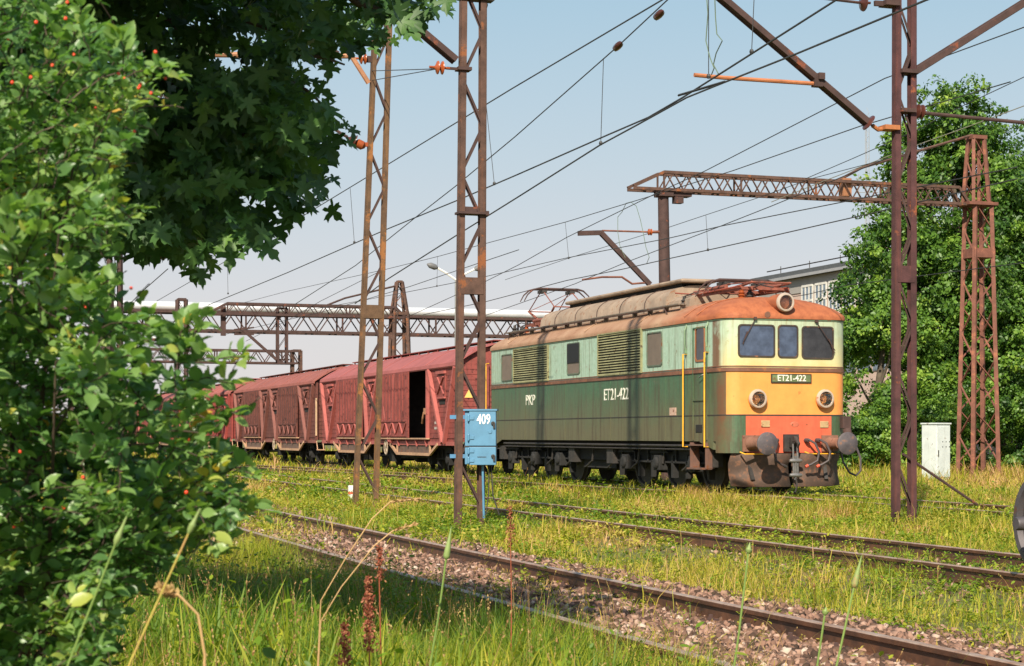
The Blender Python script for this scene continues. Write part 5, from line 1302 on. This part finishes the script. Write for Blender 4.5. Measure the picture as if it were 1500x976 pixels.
# ================================================================== BUILDING
BS = 55.0
bt = empty('office_building', P(BS, 0, 0), TH, 'long pinkish grey building with a flat dark eave and tall windows behind the trees', 'building')
t_f = ST_of(*on_s(1112, 500, BS).xy)[1]; t_n = t_f-62
WALL = paint('render_wall', (.50,.37,.31), .12, .1, (.3,.22,.17), .9, .6, streak=.1, streakcol=(.25,.2,.18))
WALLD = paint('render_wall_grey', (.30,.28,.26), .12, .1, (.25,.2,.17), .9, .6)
zT = on_s(1263,391,BS).z
b = MB(); b.b2((.0, t_n, -.5), (14, t_f, zT-3.9)); b.b2((.0, t_n, zT-3.9), (14, t_f, zT)); b.v = b.v; b.build('wall', WALL, bt)
b = MB(); b.b2((-.35, t_n-.5, zT+.003), (14.6, t_f+.6, zT+.45)); b.build('eave', paint('eave_dark',(.08,.085,.09),.2,.1), bt)
b = MB(); b.b2((-.45, t_n-.5, zT-.02), (-.352, t_f+.6, zT+.16)); b.build('gutter', paint('gutter_grey',(.30,.30,.31),.1), bt)
zg0 = on_s(1230,440,BS).z; 
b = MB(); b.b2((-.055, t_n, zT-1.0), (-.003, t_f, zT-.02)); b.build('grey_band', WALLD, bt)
yw = [ST_of(*on_s(px, 420, BS).xy)[1] for px in (1184, 1205, 1227, 1245, 1263)]
stepw = (yw[0]-yw[3])/3
GB = glass('office_glass', (.09,.12,.15), .1)
for i in range(17):
    yc = yw[0]-stepw*i
    if yc < t_n+2: break
    ww_, z0_, z1_ = stepw*.80, zT-2.45, zT-.62
    b = MB()
    for u in np.linspace(-.5, .5, 4): b.b2((-.10, yc+u*ww_-.08, z0_), (-.058, yc+u*ww_+.08, z1_))
    for z in (z0_, (z0_*.52+z1_*.48), z1_): b.b2((-.115, yc-ww_/2, z-.07), (-.059, yc+ww_/2, z+.07))
    w_ = b.build('window', paint('window_white',(.62,.60,.55),.1), bt)
    b = MB(); b.b2((-.08, yc-ww_/2, z0_), (-.057, yc+ww_/2, z1_)); b.build('pane', GB, w_)
    b = MB(); b.b2((-.25, yc-ww_/2-.1, z0_-.2), (-.004, yc+ww_/2+.1, z0_-.075)); b.build('sill', paint('sill_pink',(.5,.38,.33),.1), w_)
    b = MB(); b.b2((-.07, yc-ww_/2, z0_-3.9), (-.01, yc+ww_/2, z0_-1.9)); w2_ = b.build('window', GB, bt)
for px in (1257, 1300, 1380):
    y = ST_of(*on_s(px, 379, BS).xy)[1]; b = MB(); b.b2((1.0,y-.5,zT+.45),(1.8,y+.5,zT+1.5)); b.b2((.9,y-.6,zT+1.5),(1.9,y+.6,zT+1.65)); b.build('chimney', WALL, bt)
b = MB(); b.tube([(.6,t_f,zT+.9),(.6,t_n,zT+1.1)],.04,4)
for y in np.arange(t_n, t_f, 4): b.tube([(.6,y,zT+.4),(.6,y,zT+1.1)],.03,4)
b.build('roof_rail', DARK2, bt)
for (px_, s_l, hh_l) in ((1345,70,15.5),):
    pass

# ================================================================== TREES
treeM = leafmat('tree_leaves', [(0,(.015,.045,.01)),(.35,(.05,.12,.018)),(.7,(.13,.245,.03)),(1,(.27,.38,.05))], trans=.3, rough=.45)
barkM = paint('bark', (.09,.07,.05), .35, .2, (.04,.035,.025), .95, 4)
LQ = np.array([(0,0,0),(.45,-.34,.06),(.5,.34,.06),(1,0,-.05)]); LQF = np.array([[0,1,3],[0,3,2]])
def tree(name, X, Y, H, lobes, n, leaf, label, trunk_r=.3, group='trees growing behind the yard', base=.5, cat='tree', lim=8):
    """lobes = [(dx, dy, z, rx, rz)] masses of the crown; leaves sit in clusters spread through each mass"""
    z0 = float(ground_z(*ST_of(X, Y)))-.1
    e = empty(name, (X, Y, z0), 0, label, cat, group)
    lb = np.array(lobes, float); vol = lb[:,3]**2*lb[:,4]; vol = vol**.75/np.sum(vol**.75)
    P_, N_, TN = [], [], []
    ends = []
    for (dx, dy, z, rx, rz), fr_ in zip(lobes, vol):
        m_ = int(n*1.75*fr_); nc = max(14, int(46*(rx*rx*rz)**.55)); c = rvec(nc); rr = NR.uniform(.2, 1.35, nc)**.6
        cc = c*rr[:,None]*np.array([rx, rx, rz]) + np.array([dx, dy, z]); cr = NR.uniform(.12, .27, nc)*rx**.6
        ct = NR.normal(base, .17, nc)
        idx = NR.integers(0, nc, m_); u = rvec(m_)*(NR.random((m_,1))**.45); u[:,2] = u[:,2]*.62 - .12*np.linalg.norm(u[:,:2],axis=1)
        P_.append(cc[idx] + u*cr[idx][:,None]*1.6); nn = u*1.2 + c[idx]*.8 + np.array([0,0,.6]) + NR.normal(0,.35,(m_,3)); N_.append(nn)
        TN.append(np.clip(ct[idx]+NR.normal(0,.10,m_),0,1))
        ends += [tuple(x) for x in cc[NR.integers(0, nc, 5)]]
    P_ = np.concatenate(P_); N_ = np.concatenate(N_); TN = np.concatenate(TN)
    hol = fbm(P_[:,0]*.55+X, P_[:,2]*.75+P_[:,1]*.25+3); hk = hol > .345+.06*NR.random(len(P_)); P_, N_, TN = P_[hk], N_[hk], TN[hk]; m_ = len(P_)
    V, F, T = scatter(LQ, LQF, P_, frames(rvec(m_)+np.array([0,0,-.35]), N_), leaf*.66*NR.uniform(.5,1.5,m_), TN)
    bulk('crown', V, F, treeM, T, parent=e)
    if trunk_r:
        b = MB(); ht = lb[:,2].mean(); b.tube([(0,0,-.2),(.05,0,H*.18),(-.1,.05,H*.4),(.1,0,H*.62),(0,0,H*.85)], [trunk_r*1.15,trunk_r*.9,trunk_r*.75,trunk_r*.5,trunk_r*.15], 10)
        b.build('trunk', barkM, e, smooth=True)
        rr_ = random.Random(int(X*10))
        for k in range(lim):
            q = ends[rr_.randrange(len(ends))]; z = min(q[2]*.62, H*.6); f_ = z/H
            b = MB(); m1 = (q[0]*.5, q[1]*.5, z+(q[2]-z)*.35); b.tube([(0,0,z),m1,q], [trunk_r*.4,trunk_r*.25,.03], 6); b.build('limb', barkM, e, smooth=True)
    return e
def hgt(py, Y): return CAMZ+(HOR-py)/FPX*Y+.3
def Xp(px, Y): return (px-750)/FPX*Y
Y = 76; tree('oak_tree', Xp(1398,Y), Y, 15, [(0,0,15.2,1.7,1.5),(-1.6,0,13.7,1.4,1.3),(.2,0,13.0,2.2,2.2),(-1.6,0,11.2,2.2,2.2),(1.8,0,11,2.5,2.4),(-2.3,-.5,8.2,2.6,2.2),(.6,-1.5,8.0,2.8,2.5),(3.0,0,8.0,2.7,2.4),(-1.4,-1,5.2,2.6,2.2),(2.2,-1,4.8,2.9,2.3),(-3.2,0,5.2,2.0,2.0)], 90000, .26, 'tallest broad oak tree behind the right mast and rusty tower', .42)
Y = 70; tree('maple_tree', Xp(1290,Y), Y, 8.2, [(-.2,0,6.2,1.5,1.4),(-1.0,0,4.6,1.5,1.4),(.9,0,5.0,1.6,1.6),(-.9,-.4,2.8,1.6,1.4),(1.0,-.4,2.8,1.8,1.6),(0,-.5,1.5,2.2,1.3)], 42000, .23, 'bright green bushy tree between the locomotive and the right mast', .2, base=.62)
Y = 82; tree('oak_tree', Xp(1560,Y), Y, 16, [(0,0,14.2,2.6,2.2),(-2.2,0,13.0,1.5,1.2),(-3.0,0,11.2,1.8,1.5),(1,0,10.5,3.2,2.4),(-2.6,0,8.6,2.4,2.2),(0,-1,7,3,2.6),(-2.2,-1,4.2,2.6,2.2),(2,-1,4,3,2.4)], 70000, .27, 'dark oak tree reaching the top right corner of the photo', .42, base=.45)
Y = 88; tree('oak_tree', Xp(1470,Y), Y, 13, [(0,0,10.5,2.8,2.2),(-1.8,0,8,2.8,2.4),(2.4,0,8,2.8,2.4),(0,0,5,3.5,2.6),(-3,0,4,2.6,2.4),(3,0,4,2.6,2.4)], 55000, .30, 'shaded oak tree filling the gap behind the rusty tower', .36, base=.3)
Y = 68; tree('shrub', Xp(1340,Y), Y, 3.4, [(-.9,0,1.7,1.3,1.3),(.8,0,1.9,1.4,1.4),(0,0,.9,1.7,.9)], 16000, .18, 'low leafy shrub at the foot of the trees behind the white cabinet', .0, 'shrubs along the edge of the yard', .6, 'shrub')
Y = 70; tree('shrub', Xp(1460,Y), Y, 3.4, [(-1.2,0,2.0,1.5,1.5),(.7,0,1.8,1.5,1.5),(1.9,0,1.3,1.3,1.2),(0,0,.8,2.0,.9)], 18000, .18, 'dark leafy shrub right of the rusty tower foot', .0, 'shrubs along the edge of the yard', .5, 'shrub')
Y = 66; tree('shrub', Xp(1262,Y), Y, 2.6, [(-.3,0,1.5,1.1,1.1),(.8,0,1.3,1.1,1.1),(-1.3,0,.9,1.0,.9)], 14000, .17, 'light green shrub just right of the locomotive buffers', .0, 'shrubs along the edge of the yard', .66, 'shrub')
Y = 72; tree('shrub', Xp(1545,Y), Y, 3.2, [(-1.0,0,1.6,1.6,1.5),(.9,0,1.8,1.5,1.5)], 12000, .18, 'shrub at the right edge of the photo beyond the wheelset', .0, 'shrubs along the edge of the yard', .55, 'shrub')
Y = 74; tree('shrub', Xp(1390,Y), Y, 4.5, [(-1.6,0,2.2,1.8,1.8),(.2,.5,2.6,1.8,2.0),(2.0,0,2.2,1.8,1.8)], 20000, .2, 'deep green thicket between the right mast and the rusty tower', .0, 'shrubs along the edge of the yard', .42, 'shrub')

# ================================================================== NEAR BUSH (left)
bushM = leafmat('bush_leaves', [(0,(.05,.12,.035)),(.4,(.12,.24,.07)),(.75,(.24,.37,.11)),(.93,(.42,.46,.09)),(1,(.6,.36,.07))], trans=.42, rough=.36, spec=.5)
twigM = paint('bush_twig', (.075,.05,.035), .3, .2, (.14,.10,.07), .9, 20)
BL = []; BLF = []
# oval folded leaf: 6 cross stations, midrib lower than the margins
st6 = [(0,.0,0),(.16,.20,.0),(.38,.30,.02),(.62,.27,.015),(.84,.14,-.03),(1,.0,-.09)]
vid = {}
for i, (x, hw6, z) in enumerate(st6):
    BL.append((x, 0, z-.02))
    if 0 < i < 5: BL.append((x, -hw6, z+.07)); BL.append((x, hw6, z+.07))
BL = np.array(BL)
# indices: 0; 1,2,3; 4,5,6; 7,8,9; 10,11,12; 13
def _q(a, b_): return [[a, a+1, b_+1],[a, b_+1, b_],[a, b_, b_+2],[a, b_+2, a+2]]
BLF = [[0,2,1],[0,1,3]]
for a in (1,4,7): BLF += _q(a, a+3)
BLF += [[10,11,13],[10,13,12]]; BLF = np.array(BLF)
def tubes_bulk(A, B, r0, r1):
    """many short 4-sided twigs from A to B"""
    d = B-A; L_ = np.linalg.norm(d, axis=1, keepdims=True); d = d/L_
    x = np.cross(d, np.array([.3,.2,1.])); x /= np.linalg.norm(x, axis=1, keepdims=True); y = np.cross(d, x); n = len(A)
    V = np.zeros((n, 6, 3))
    for k in range(3):
        a_ = 2*np.pi*k/3; V[:, k] = A + (x*np.cos(a_)+y*np.sin(a_))*r0; V[:, 3+k] = B + (x*np.cos(a_)+y*np.sin(a_))*r1
    F = np.array([[0,1,4,3],[1,2,5,4],[2,0,3,5]])[None] + (np.arange(n)*6)[:,None,None]
    return V.reshape(-1,3), F.reshape(-1,4)
def spray(anch, dirs, lens, seg_leaf, leaf_l, base_t, Rw=.0013):
    """leafy twigs: leaves in opposite pairs along gently drooping shoots"""
    n = len(anch); dirs = dirs/np.linalg.norm(dirs, axis=1, keepdims=True); k = seg_leaf
    pos, dd, nn, sc, tn = [], [], [], [], []
    up = np.array([0,0,1.]); side = np.cross(dirs, up); side /= np.linalg.norm(side, axis=1, keepdims=True)+1e-6
    A, B = [], []; prev = anch
    for i in range(1, k+1):
        u = i/k; p = anch + dirs*lens[:,None]*u + up*(-.22*lens*u*u)[:,None] + NR.normal(0,.002,(n,3)); A.append(prev); B.append(p); prev = p
        for sg in (-1, 1):
            roll = NR.normal(0,.5,(n,1)); sd = side*np.cos(roll)+np.cross(dirs, side)*np.sin(roll)
            d = dirs*NR.uniform(.25,.9,(n,1)) + sd*sg*NR.uniform(.5,1,(n,1)) + up*NR.normal(.05,.25,(n,1)) ; pos.append(p + NR.normal(0,.004,(n,3)))
            dd.append(d); nn.append(up + np.array([-.15,-.45,0]) + NR.normal(0,.55,(n,3))); sc.append(leaf_l*NR.uniform(.6,1.25,n)*(1-.35*u*(NR.random(n) < .5))); tn.append(np.clip(base_t + NR.normal(0,.12,n) + .12*(u > .8),0,1))
    # terminal leaf
    pos.append(prev); dd.append(dirs + NR.normal(0,.2,(n,3))); nn.append(up+NR.normal(0,.3,(n,3))); sc.append(leaf_l*NR.uniform(.6,1,n)); tn.append(np.clip(base_t+.15,0,1))
    pos = np.concatenate(pos); LV = scatter(BL, BLF, pos, frames(np.concatenate(dd), np.concatenate(nn)), np.concatenate(sc), np.concatenate(tn))
    TV = tubes_bulk(np.concatenate(A), np.concatenate(B), Rw, Rw*.8)
    return LV, TV
bpoly = [(-160,-60),(70,-60),(110,5),(150,35),(168,45),(205,70),(228,98),(246,118),(232,150),(205,150),(190,200),(175,235),(196,290),(178,318),(150,322),(128,360),(142,392),(160,415),(172,440),(190,480),(225,510),(240,530),(290,540),(318,565),(330,600),(325,640),(345,690),(352,740),(330,770),(290,775),(250,800),(215,830),(188,860),(160,900),(140,1000),(-160,1000)]
n = 2300; px, py = sample_poly(bpoly, n)
Yd = 2.85 + .85*NR.random(n)**.8 + .12*np.sin(px*.03)
keep = NR.random(n) < np.where(py < 360, .80, 1)*np.where((px > 165) & (py > 440) & (py < 690), .38, 1); px, py, Yd = px[keep], py[keep], Yd[keep]; n = len(px)
anch = np.stack([(px-750)/FPX*Yd, Yd, CAMZ+(HOR-py)/FPX*Yd], 1)
k = anch[:,2] > .1; anch = anch[k]; px = px[k]; py = py[k]; n = len(anch)
ctr = np.array([-1.02, 3.3, 1.0]); out = anch-ctr
dirs = out*np.array([.5,.9,.25]) + np.array([.15,-.1,.22]) + NR.normal(0,.42,(n,3))
Ls = NR.uniform(.075,.15,n); anch = anch - dirs/np.linalg.norm(dirs,axis=1,keepdims=True)*Ls[:,None]*.85
clt = .48 + .6*(vnoise(px*.022+3, py*.022+8)-.5) + NR.normal(0,.08,n)
bush = empty('berry_bush', (-1.1, 3.4, .2), 0, 'large leafy bush with small red berries filling the left side of the photo', 'bush')
ofs = np.array(bush.location)
parts_l = []; parts_t = []
a_ = spray(anch-ofs, dirs, Ls, 6, np.where(py < 360, .0265, .031)*NR.uniform(.7,1.3,n), clt); parts_l.append(a_[0]); parts_t.append(a_[1])
# the sprigs that reach out to the right over the wagons, and top left
sp = [((232,520),(300,458),5.1,.30),((255,535),(352,520),5.1,.35),((262,560),(340,560),5.2,.30),((250,600),(352,598),5.2,.30),((262,540),(292,478),5.1,.22),((290,700),(375,690),5.4,.3),((300,730),(388,745),5.4,.3),((210,500),(222,470),5.0,.2),((150,480),(222,475),4.9,.2),((120,430),(165,418),4.9,.2),
      ((20,420),(10,300),4.5,.3),((30,400),(62,300),4.5,.3),((10,350),(40,306),4.5,.25),((60,470),(50,385),4.6,.3),((130,560),(215,545),4.8,.25),((180,640),(290,625),5.0,.3),((205,760),(290,742),5.2,.3),((190,120),(262,110),5.2,.25),((180,100),(180,55),5.2,.2),((110,70),(120,10),5.2,.25),((60,60),(95,0),5.2,.3)]
A = np.array([at(*p[0], p[2]*.585)[:] for p in sp]); B = np.array([at(*p[1], p[2]*.585-.07)[:] for p in sp]); B[:,2] += .025
for rep in range(2):
    a_ = spray(A-ofs+NR.normal(0,.012*rep,A.shape), B-A+NR.normal(0,.03*rep,A.shape), np.linalg.norm(B-A,axis=1)*(1-.25*rep), 6, np.full(len(sp),.037), np.full(len(sp),.55), .0016); parts_l.append(a_[0]); parts_t.append(a_[1])
V, F, T = join(parts_l); bulk('foliage', V, F, bushM, T, parent=bush)
off = 0; tv, tf = [], []
for V, F in parts_t: tv.append(V); tf.append(F+off); off += len(V)
V = np.concatenate(tv); F = np.concatenate(tf); bulk('twigs', V, F, twigM, parent=bush)
rs = random.Random(5); tips = anch[(px < 235)]; tips = tips[NR.integers(0, len(tips), 24)]
for q in tips:
    b = MB(); q = Vector(q)-bush.location; root_ = Vector((rs.uniform(-.25,.25), rs.uniform(-.2,.2), -.15)); m1 = root_*.6+q*.25+Vector((0,0,.35*q.z)); m2 = root_*.3+q*.65+Vector((0,0,.16*q.z))
    b.tube([root_, m1, m2, q], [.008,.006,.004,.0015], 6); b.build('stem', twigM, bush, smooth=True)
berM = paint('red_berry', (.75,.06,.02), .15, bump=0, rough=.3); b = MB()
b.lathe((0,0,0),(0,0,-1),[(.002,-.0075),(.005,-.006),(.0072,-.002),(.0075,.001),(.006,.005),(.002,.0072)],10); ber0 = None
bpts = [(202,130),(205,127),(209,120),(141,119),(182,118),(171,110),(137,159),(97,6),(94,30),(54,32),(106,80),(14,60),(352,421),(124,448),(274,645),(62,376),(230,75),(195,195),(219,138),(240,112),(62,745),(275,722),(20,772),(95,742),(28,660),(120,700),(160,720),(74,95),(45,115),(16,120),(75,440),(190,420),(260,600)]
for i, (x, y) in enumerate(bpts):
    if (x, y) == (352,421): x, y = 122, 452
    Yb = 2.86+.14*rs.random()
    if ber0 is None: o = ber0 = b.build('berry', berM, bush, smooth=True)
    else: o = ber0.copy(); COL.objects.link(o); o.parent = bush
    o.location = at(x+rs.uniform(-3,3), y+rs.uniform(-3,3), Yb)-bush.location; sc_b = rs.uniform(.30,.44); o.scale = (sc_b,)*3

# ================================================================== OVERHANGING MAPLE
mapM = leafmat('maple_leaves', [(0,(.02,.05,.014)),(.5,(.06,.14,.035)),(1,(.14,.25,.05))], trans=.25, rough=.5, spec=.35)
ml_out = [(0,.0),(.06,.14),(-.10,.24),(-.08,.44),(.10,.36),(.24,.22),(.26,.44),(.38,.70),(.44,.56),(.62,.62),(.52,.40),(.50,.16),(.68,.26),(.82,.24),(.86,.10),(1.10,0)]
Lp = [(x, -y) for x, y in ml_out] + [(x, y) for x, y in reversed(ml_out[1:-1])]
ML3 = np.array([(.34,0,-.03)] + [(x, y, .22*abs(y)-.28*x*x) for x, y in Lp]); k = len(Lp)
MLF = np.array([[0, 1+i, 1+(i+1)%k] for i in range(k)])
mp0 = [(60,-80),(700,-80),(655,8),(625,36),(600,52),(588,66),(560,68),(540,72),(520,74),(508,90),(522,118),(500,130),(478,112),(462,120),(462,146),(487,182),(505,196),(488,216),(462,212),(462,250),(448,262),(452,290),(438,322),(410,320),(392,336),(372,340),(350,352),(318,360),(286,384),(262,366),(235,378),(208,362),(190,378),(168,352),(150,378),(128,378),(100,340),(40,330),(-120,330),(-160,-80)]
mpoly = [(x-(10 if x > 300 and y > -70 else 0), y-(12 if y > 60 else (8 if y > -70 else 0))) for x, y in mp0]
n = 1350; px, py = sample_poly(mpoly, n); Ym = 8.6+2.9*NR.random(n)
edge = 1
holes = [((235,42),26),((262,28),20),((205,20),14),((322,60),12),((455,66),22),((300,96),8),((180,8),12),((430,85),14)]
kp = fbm(px*.022+5, py*.030+2) < .57 + .12*(px < 230)
for (hx, hy), hr in holes: kp &= ((px-hx)**2+((py-hy)*1.3)**2) > hr*hr
kp &= NR.random(n) < np.where(py < 95, .62, np.where(px > 430, .8, 1)); px, py, Ym = px[kp], py[kp], Ym[kp]; n = len(px)
c = np.stack([(px-750)/FPX*Ym, Ym, CAMZ+(HOR-py)/FPX*Ym], 1)
per = 7; idx = np.repeat(np.arange(n), per); m_ = len(idx)
pos = c[idx] + NR.normal(0,.075,(m_,3))*np.array([1,1,.75])
dv = np.stack([NR.normal(.25,.6,m_), NR.normal(-.3,.5,m_), NR.normal(-.65,.35,m_)],1); nr = np.stack([NR.normal(.1,.4,m_), NR.normal(-.8,.4,m_), NR.normal(.6,.4,m_)],1)
mt_ = [scatter(ML3, MLF, pos, frames(dv, nr), NR.uniform(.06,.135,m_), np.clip(NR.normal(.45,.16,m_)[...],0,1))]
# canopy continuing overhead above the frame (this is what keeps the leaves below in shade)
m2 = 4200; u = NR.random((m2,3)); Xc = -4.0+3.2*u[:,0]; Yc = 7.2+2.6*u[:,1]; Zc = CAMZ + (HOR+40)/FPX*Yc + .1 + 1.2*u[:,2]**1.2
kk = (((Xc+2.4)/1.6)**2 + ((Yc-8.5)/1.5)**2) < 1.0; pos2 = np.stack([Xc,Yc,Zc],1)[kk]; m2 = len(pos2)
dv = np.stack([NR.normal(0,.6,m2), NR.normal(0,.6,m2), NR.normal(-.3,.3,m2)],1); nr = np.stack([NR.normal(0,.35,m2), NR.normal(-.5,.35,m2), NR.normal(.8,.3,m2)],1)
mt_.append(scatter(ML3, MLF, pos2, frames(dv, nr), NR.uniform(.11,.17,m2), NR.random(m2)))
maple = empty('maple_tree', (-6.2, 9.6, 0), 0, 'dark maple whose leafy branches hang over the top left of the photo', 'tree')
ofs = np.array(maple.location); V, F, T = join(mt_); bulk('crown', V-ofs, F, mapM, T, parent=maple)
b = MB(); b.tube([(0,0,-.3),(.1,0,1.2),(.0,.1,2.8),(.4,0,4.6),(.6,-.1,6.4)], [.30,.24,.21,.16,.08], 12); b.build('trunk', barkM, maple, smooth=True)
def br(pts, r0, r1):
    b = MB(); k = len(pts); b.tube([Vector(p)-maple.location for p in pts], [r0+(r1-r0)*i/(k-1) for i in range(k)], 7); b.build('branch', barkM, maple, smooth=True)
br([(-6.1,9.6,2.9),(-4.6,9.8,3.6),(-3.0,9.7,3.9),(-1.6,9.5,3.7)], .12, .03)
br([(-6.0,9.6,3.6),(-4.4,9.2,4.4),(-2.6,8.6,4.7),(-.8,8.2,4.4)], .12, .03)
br([(-4.6,9.8,3.6),(-3.4,9.9,3.1),(-2.5,9.8,2.6),(-1.9,9.7,2.2)], .05, .012)
br([(-3.0,9.7,3.9),(-2.3,9.6,3.4),(-1.6,9.5,3.0),(-1.2,9.4,2.6)], .04, .010)
br([(-3.4,9.9,3.1),(-2.9,9.9,2.6),(-2.3,9.8,2.3)], .025, .008)
br([(-2.6,8.6,4.7),(-1.6,9.0,4.0),(-.8,9.3,3.5),(-.45,9.4,3.4)], .04, .010)
for (x0,y0),(x1,y1),Yb in (((225,20),(262,48),9.6),((240,22),(300,70),9.8),((360,30),(450,74),9.4),((410,110),(480,160),9.2),((440,80),(505,95),9.2)):
    br([at(x0,y0,Yb), at((x0+x1)/2+4,(y0+y1)/2-3,Yb), at(x1,y1,Yb)], .012, .005)

# ================================================================== NEAR PLANTS
greenM = paint('stalk_green', (.16,.24,.05), .2, bump=0); tanM = paint('stalk_tan', (.45,.28,.12), .25, bump=0); budM = paint('bud_green', (.20,.27,.08), .25, .25, (.35,.17,.08), bump=0); redM = paint('dock_red', (.30,.07,.03), .3, bump=0)
def gz(x, y): return float(ground_z(*ST_of(x, y)))
def stalk(tip, foot_px, Yd, label, bud=.055, mat=None, lean=0, bm_=None, name='budding_plant', leaves=1):
    T_ = at(*tip, Yd); Fp = at(*foot_px, Yd); d = (Fp-T_); g0 = gz(Fp.x, Fp.y)
    F0 = T_ + d*((T_.z-g0)/max(T_.z-Fp.z, .01)); F0.z = g0-.02
    e = empty(name, F0, 0, label, 'wild plant', 'tall wild plants in the foreground'); a = T_-F0
    b = MB(); b.tube([(0,0,0), a*.35+Vector((.004,0,0)), a*.7+Vector((.006,.0,0)), a*.97], [.0008*Yd,.0007*Yd,.0006*Yd,.0006*Yd], 7); b.build('stalk', mat or greenM, e, smooth=True)
    dn = a.normalized(); k_ = Yd/4.2; bud *= k_*1.1
    if bud: b = MB(); b.lathe(a*.97, dn, [(.003*k_,0),(.0075*k_,.006),(.0085*k_,.014),(.0068*k_,bud*.45),(.0040*k_,bud*.75),(.0012,bud*1.2)], 10); b.build('bud', bm_ or budM, e, smooth=True)
    for k in range(leaves):
        z = .25+.25*k; p0 = a*z; b = MB(); sg = 1 if k % 2 else -1
        b.add([p0+Vector((0,-.004,0)), p0+Vector((0,.004,0)), p0+Vector((sg*.05,.003,.07)), p0+Vector((sg*.05,-.003,.07)), p0+Vector((sg*.10,0,.05))], [(0,1,2,3),(3,2,4)]); b.build('leaf', greenM, e)
    return e
stalk((181,768), (100,960), 2.65, 'tall stalk with a green bud beside the lower bush, leftmost of the budding stalks')
stalk((291,750), (185,970), 2.6, 'long slanting stalk with yellowed lower part right of the leftmost bud', .05, paint('stalk_mixed',(.38,.30,.06),.4,.4,(.42,.20,.10),bump=0), name='budding_plant')
stalk((655,810), (640,900), 6.5, 'stalk with a pale bud standing before the near rail in the centre', .06)
stalk((1254,848), (1222,976), 5.6, 'single budding stalk in front of the nearest rail at lower right', .06)
stalk((1098,798), (1075,960), 6.2, 'thin arching green stalk before the nearest rail right of centre', .02)
stalk((1210,890), (1195,975), 5.8, 'short thin stalk left of the lower right bud', .015)
def arch(pts, Yd, label, name='dry_grass_stalk'):
    w3_ = [at(x, y, Yd) for x, y in pts]; f = w3_[-1]; g0 = gz(f.x, f.y)
    if f.z > g0: w3_.append(Vector((f.x-.03, f.y, g0)))
    e = empty(name, w3_[-1], 0, label, 'dry grass stalk', 'arching dry grass stalks'); L_ = [p-w3_[-1] for p in w3_]
    b = MB(); b.tube(list(reversed(L_)), .0022, 6); b.build('stalk', tanM, e, smooth=True)
    b = MB(); m_ = 90; A = np.array([L_[0][:], L_[1][:]]); u = NR.random(m_)[:,None]; pos = A[0]*(1-u)+A[1]*u
    d = np.tile(A[0]-A[1], (m_,1)) + NR.normal(0,.02,(m_,3)); V, F, T = scatter(LT, LF, pos, frames(d, rvec(m_)), NR.uniform(.010,.018,m_), NR.uniform(.4,.9,m_)); bulk('seed_head', V, F, strawM, T, parent=e)
arch([(612,731),(572,735),(545,760),(505,820),(470,880)], 6.0, 'upper arching dry stalk between the two left masts')
arch([(608,768),(575,778),(548,800),(500,860),(470,910)], 5.8, 'lower arching dry stalk between the two left masts')
arch([(236,862),(262,872),(290,900),(300,960)], 2.9, 'short bent dry stalk in the grass at lower left')
def dock(px, top, bot, Yd, label, n_=500, w_=.035, name='dock_plant'):
    T_ = at(px, top, Yd); g0 = gz(T_.x, T_.y); e = empty(name, (T_.x, T_.y, g0), 0, label, 'dock plant', 'reddish brown dock plants'); H_ = T_.z-g0
    b = MB(); b.tube([(0,0,0),(.005,0,H_*.5),(-.004,0,H_)], [.004,.003,.0015], 6); b.build('stalk', redM, e)
    zb_ = at(px, bot, Yd).z-g0; u = NR.random(n_); z = zb_+(H_-zb_)*u; r = w_*(1-.75*u)*NR.random(n_)**.6*(.5+.5*np.sin(z*70)**2); a_ = NR.uniform(0,2*np.pi,n_)
    V, F, T = scatter(LT, LF, np.stack([r*np.cos(a_), r*np.sin(a_), z],1), frames(rvec(n_), rvec(n_)), NR.uniform(.008,.016,n_), NR.random(n_))
    bulk('seed_head', V, F, leafmat('dock_seeds', [(0,(.16,.035,.02)),(.5,(.32,.09,.05)),(1,(.45,.20,.10))], trans=.2, rough=.7), T, parent=e)
dock(540, 845, 955, 5.6, 'tall red brown dock seed head left of centre in the foreground grass')
dock(505, 915, 975, 5.2, 'small dock seed head at the bottom edge left of the tall one', 260, .03)
dock(748, 742, 800, 9.5, 'pale brown dock seed head under the blue box', 260, .05)
dock(1405, 1010, 1060, 5, 'x') if False else None
dock(556, 800, 850, 6.4, 'thin brown seed head just right of the tall dock', 200, .02)
SC.render.resolution_x = 1024; SC.render.resolution_y = 666
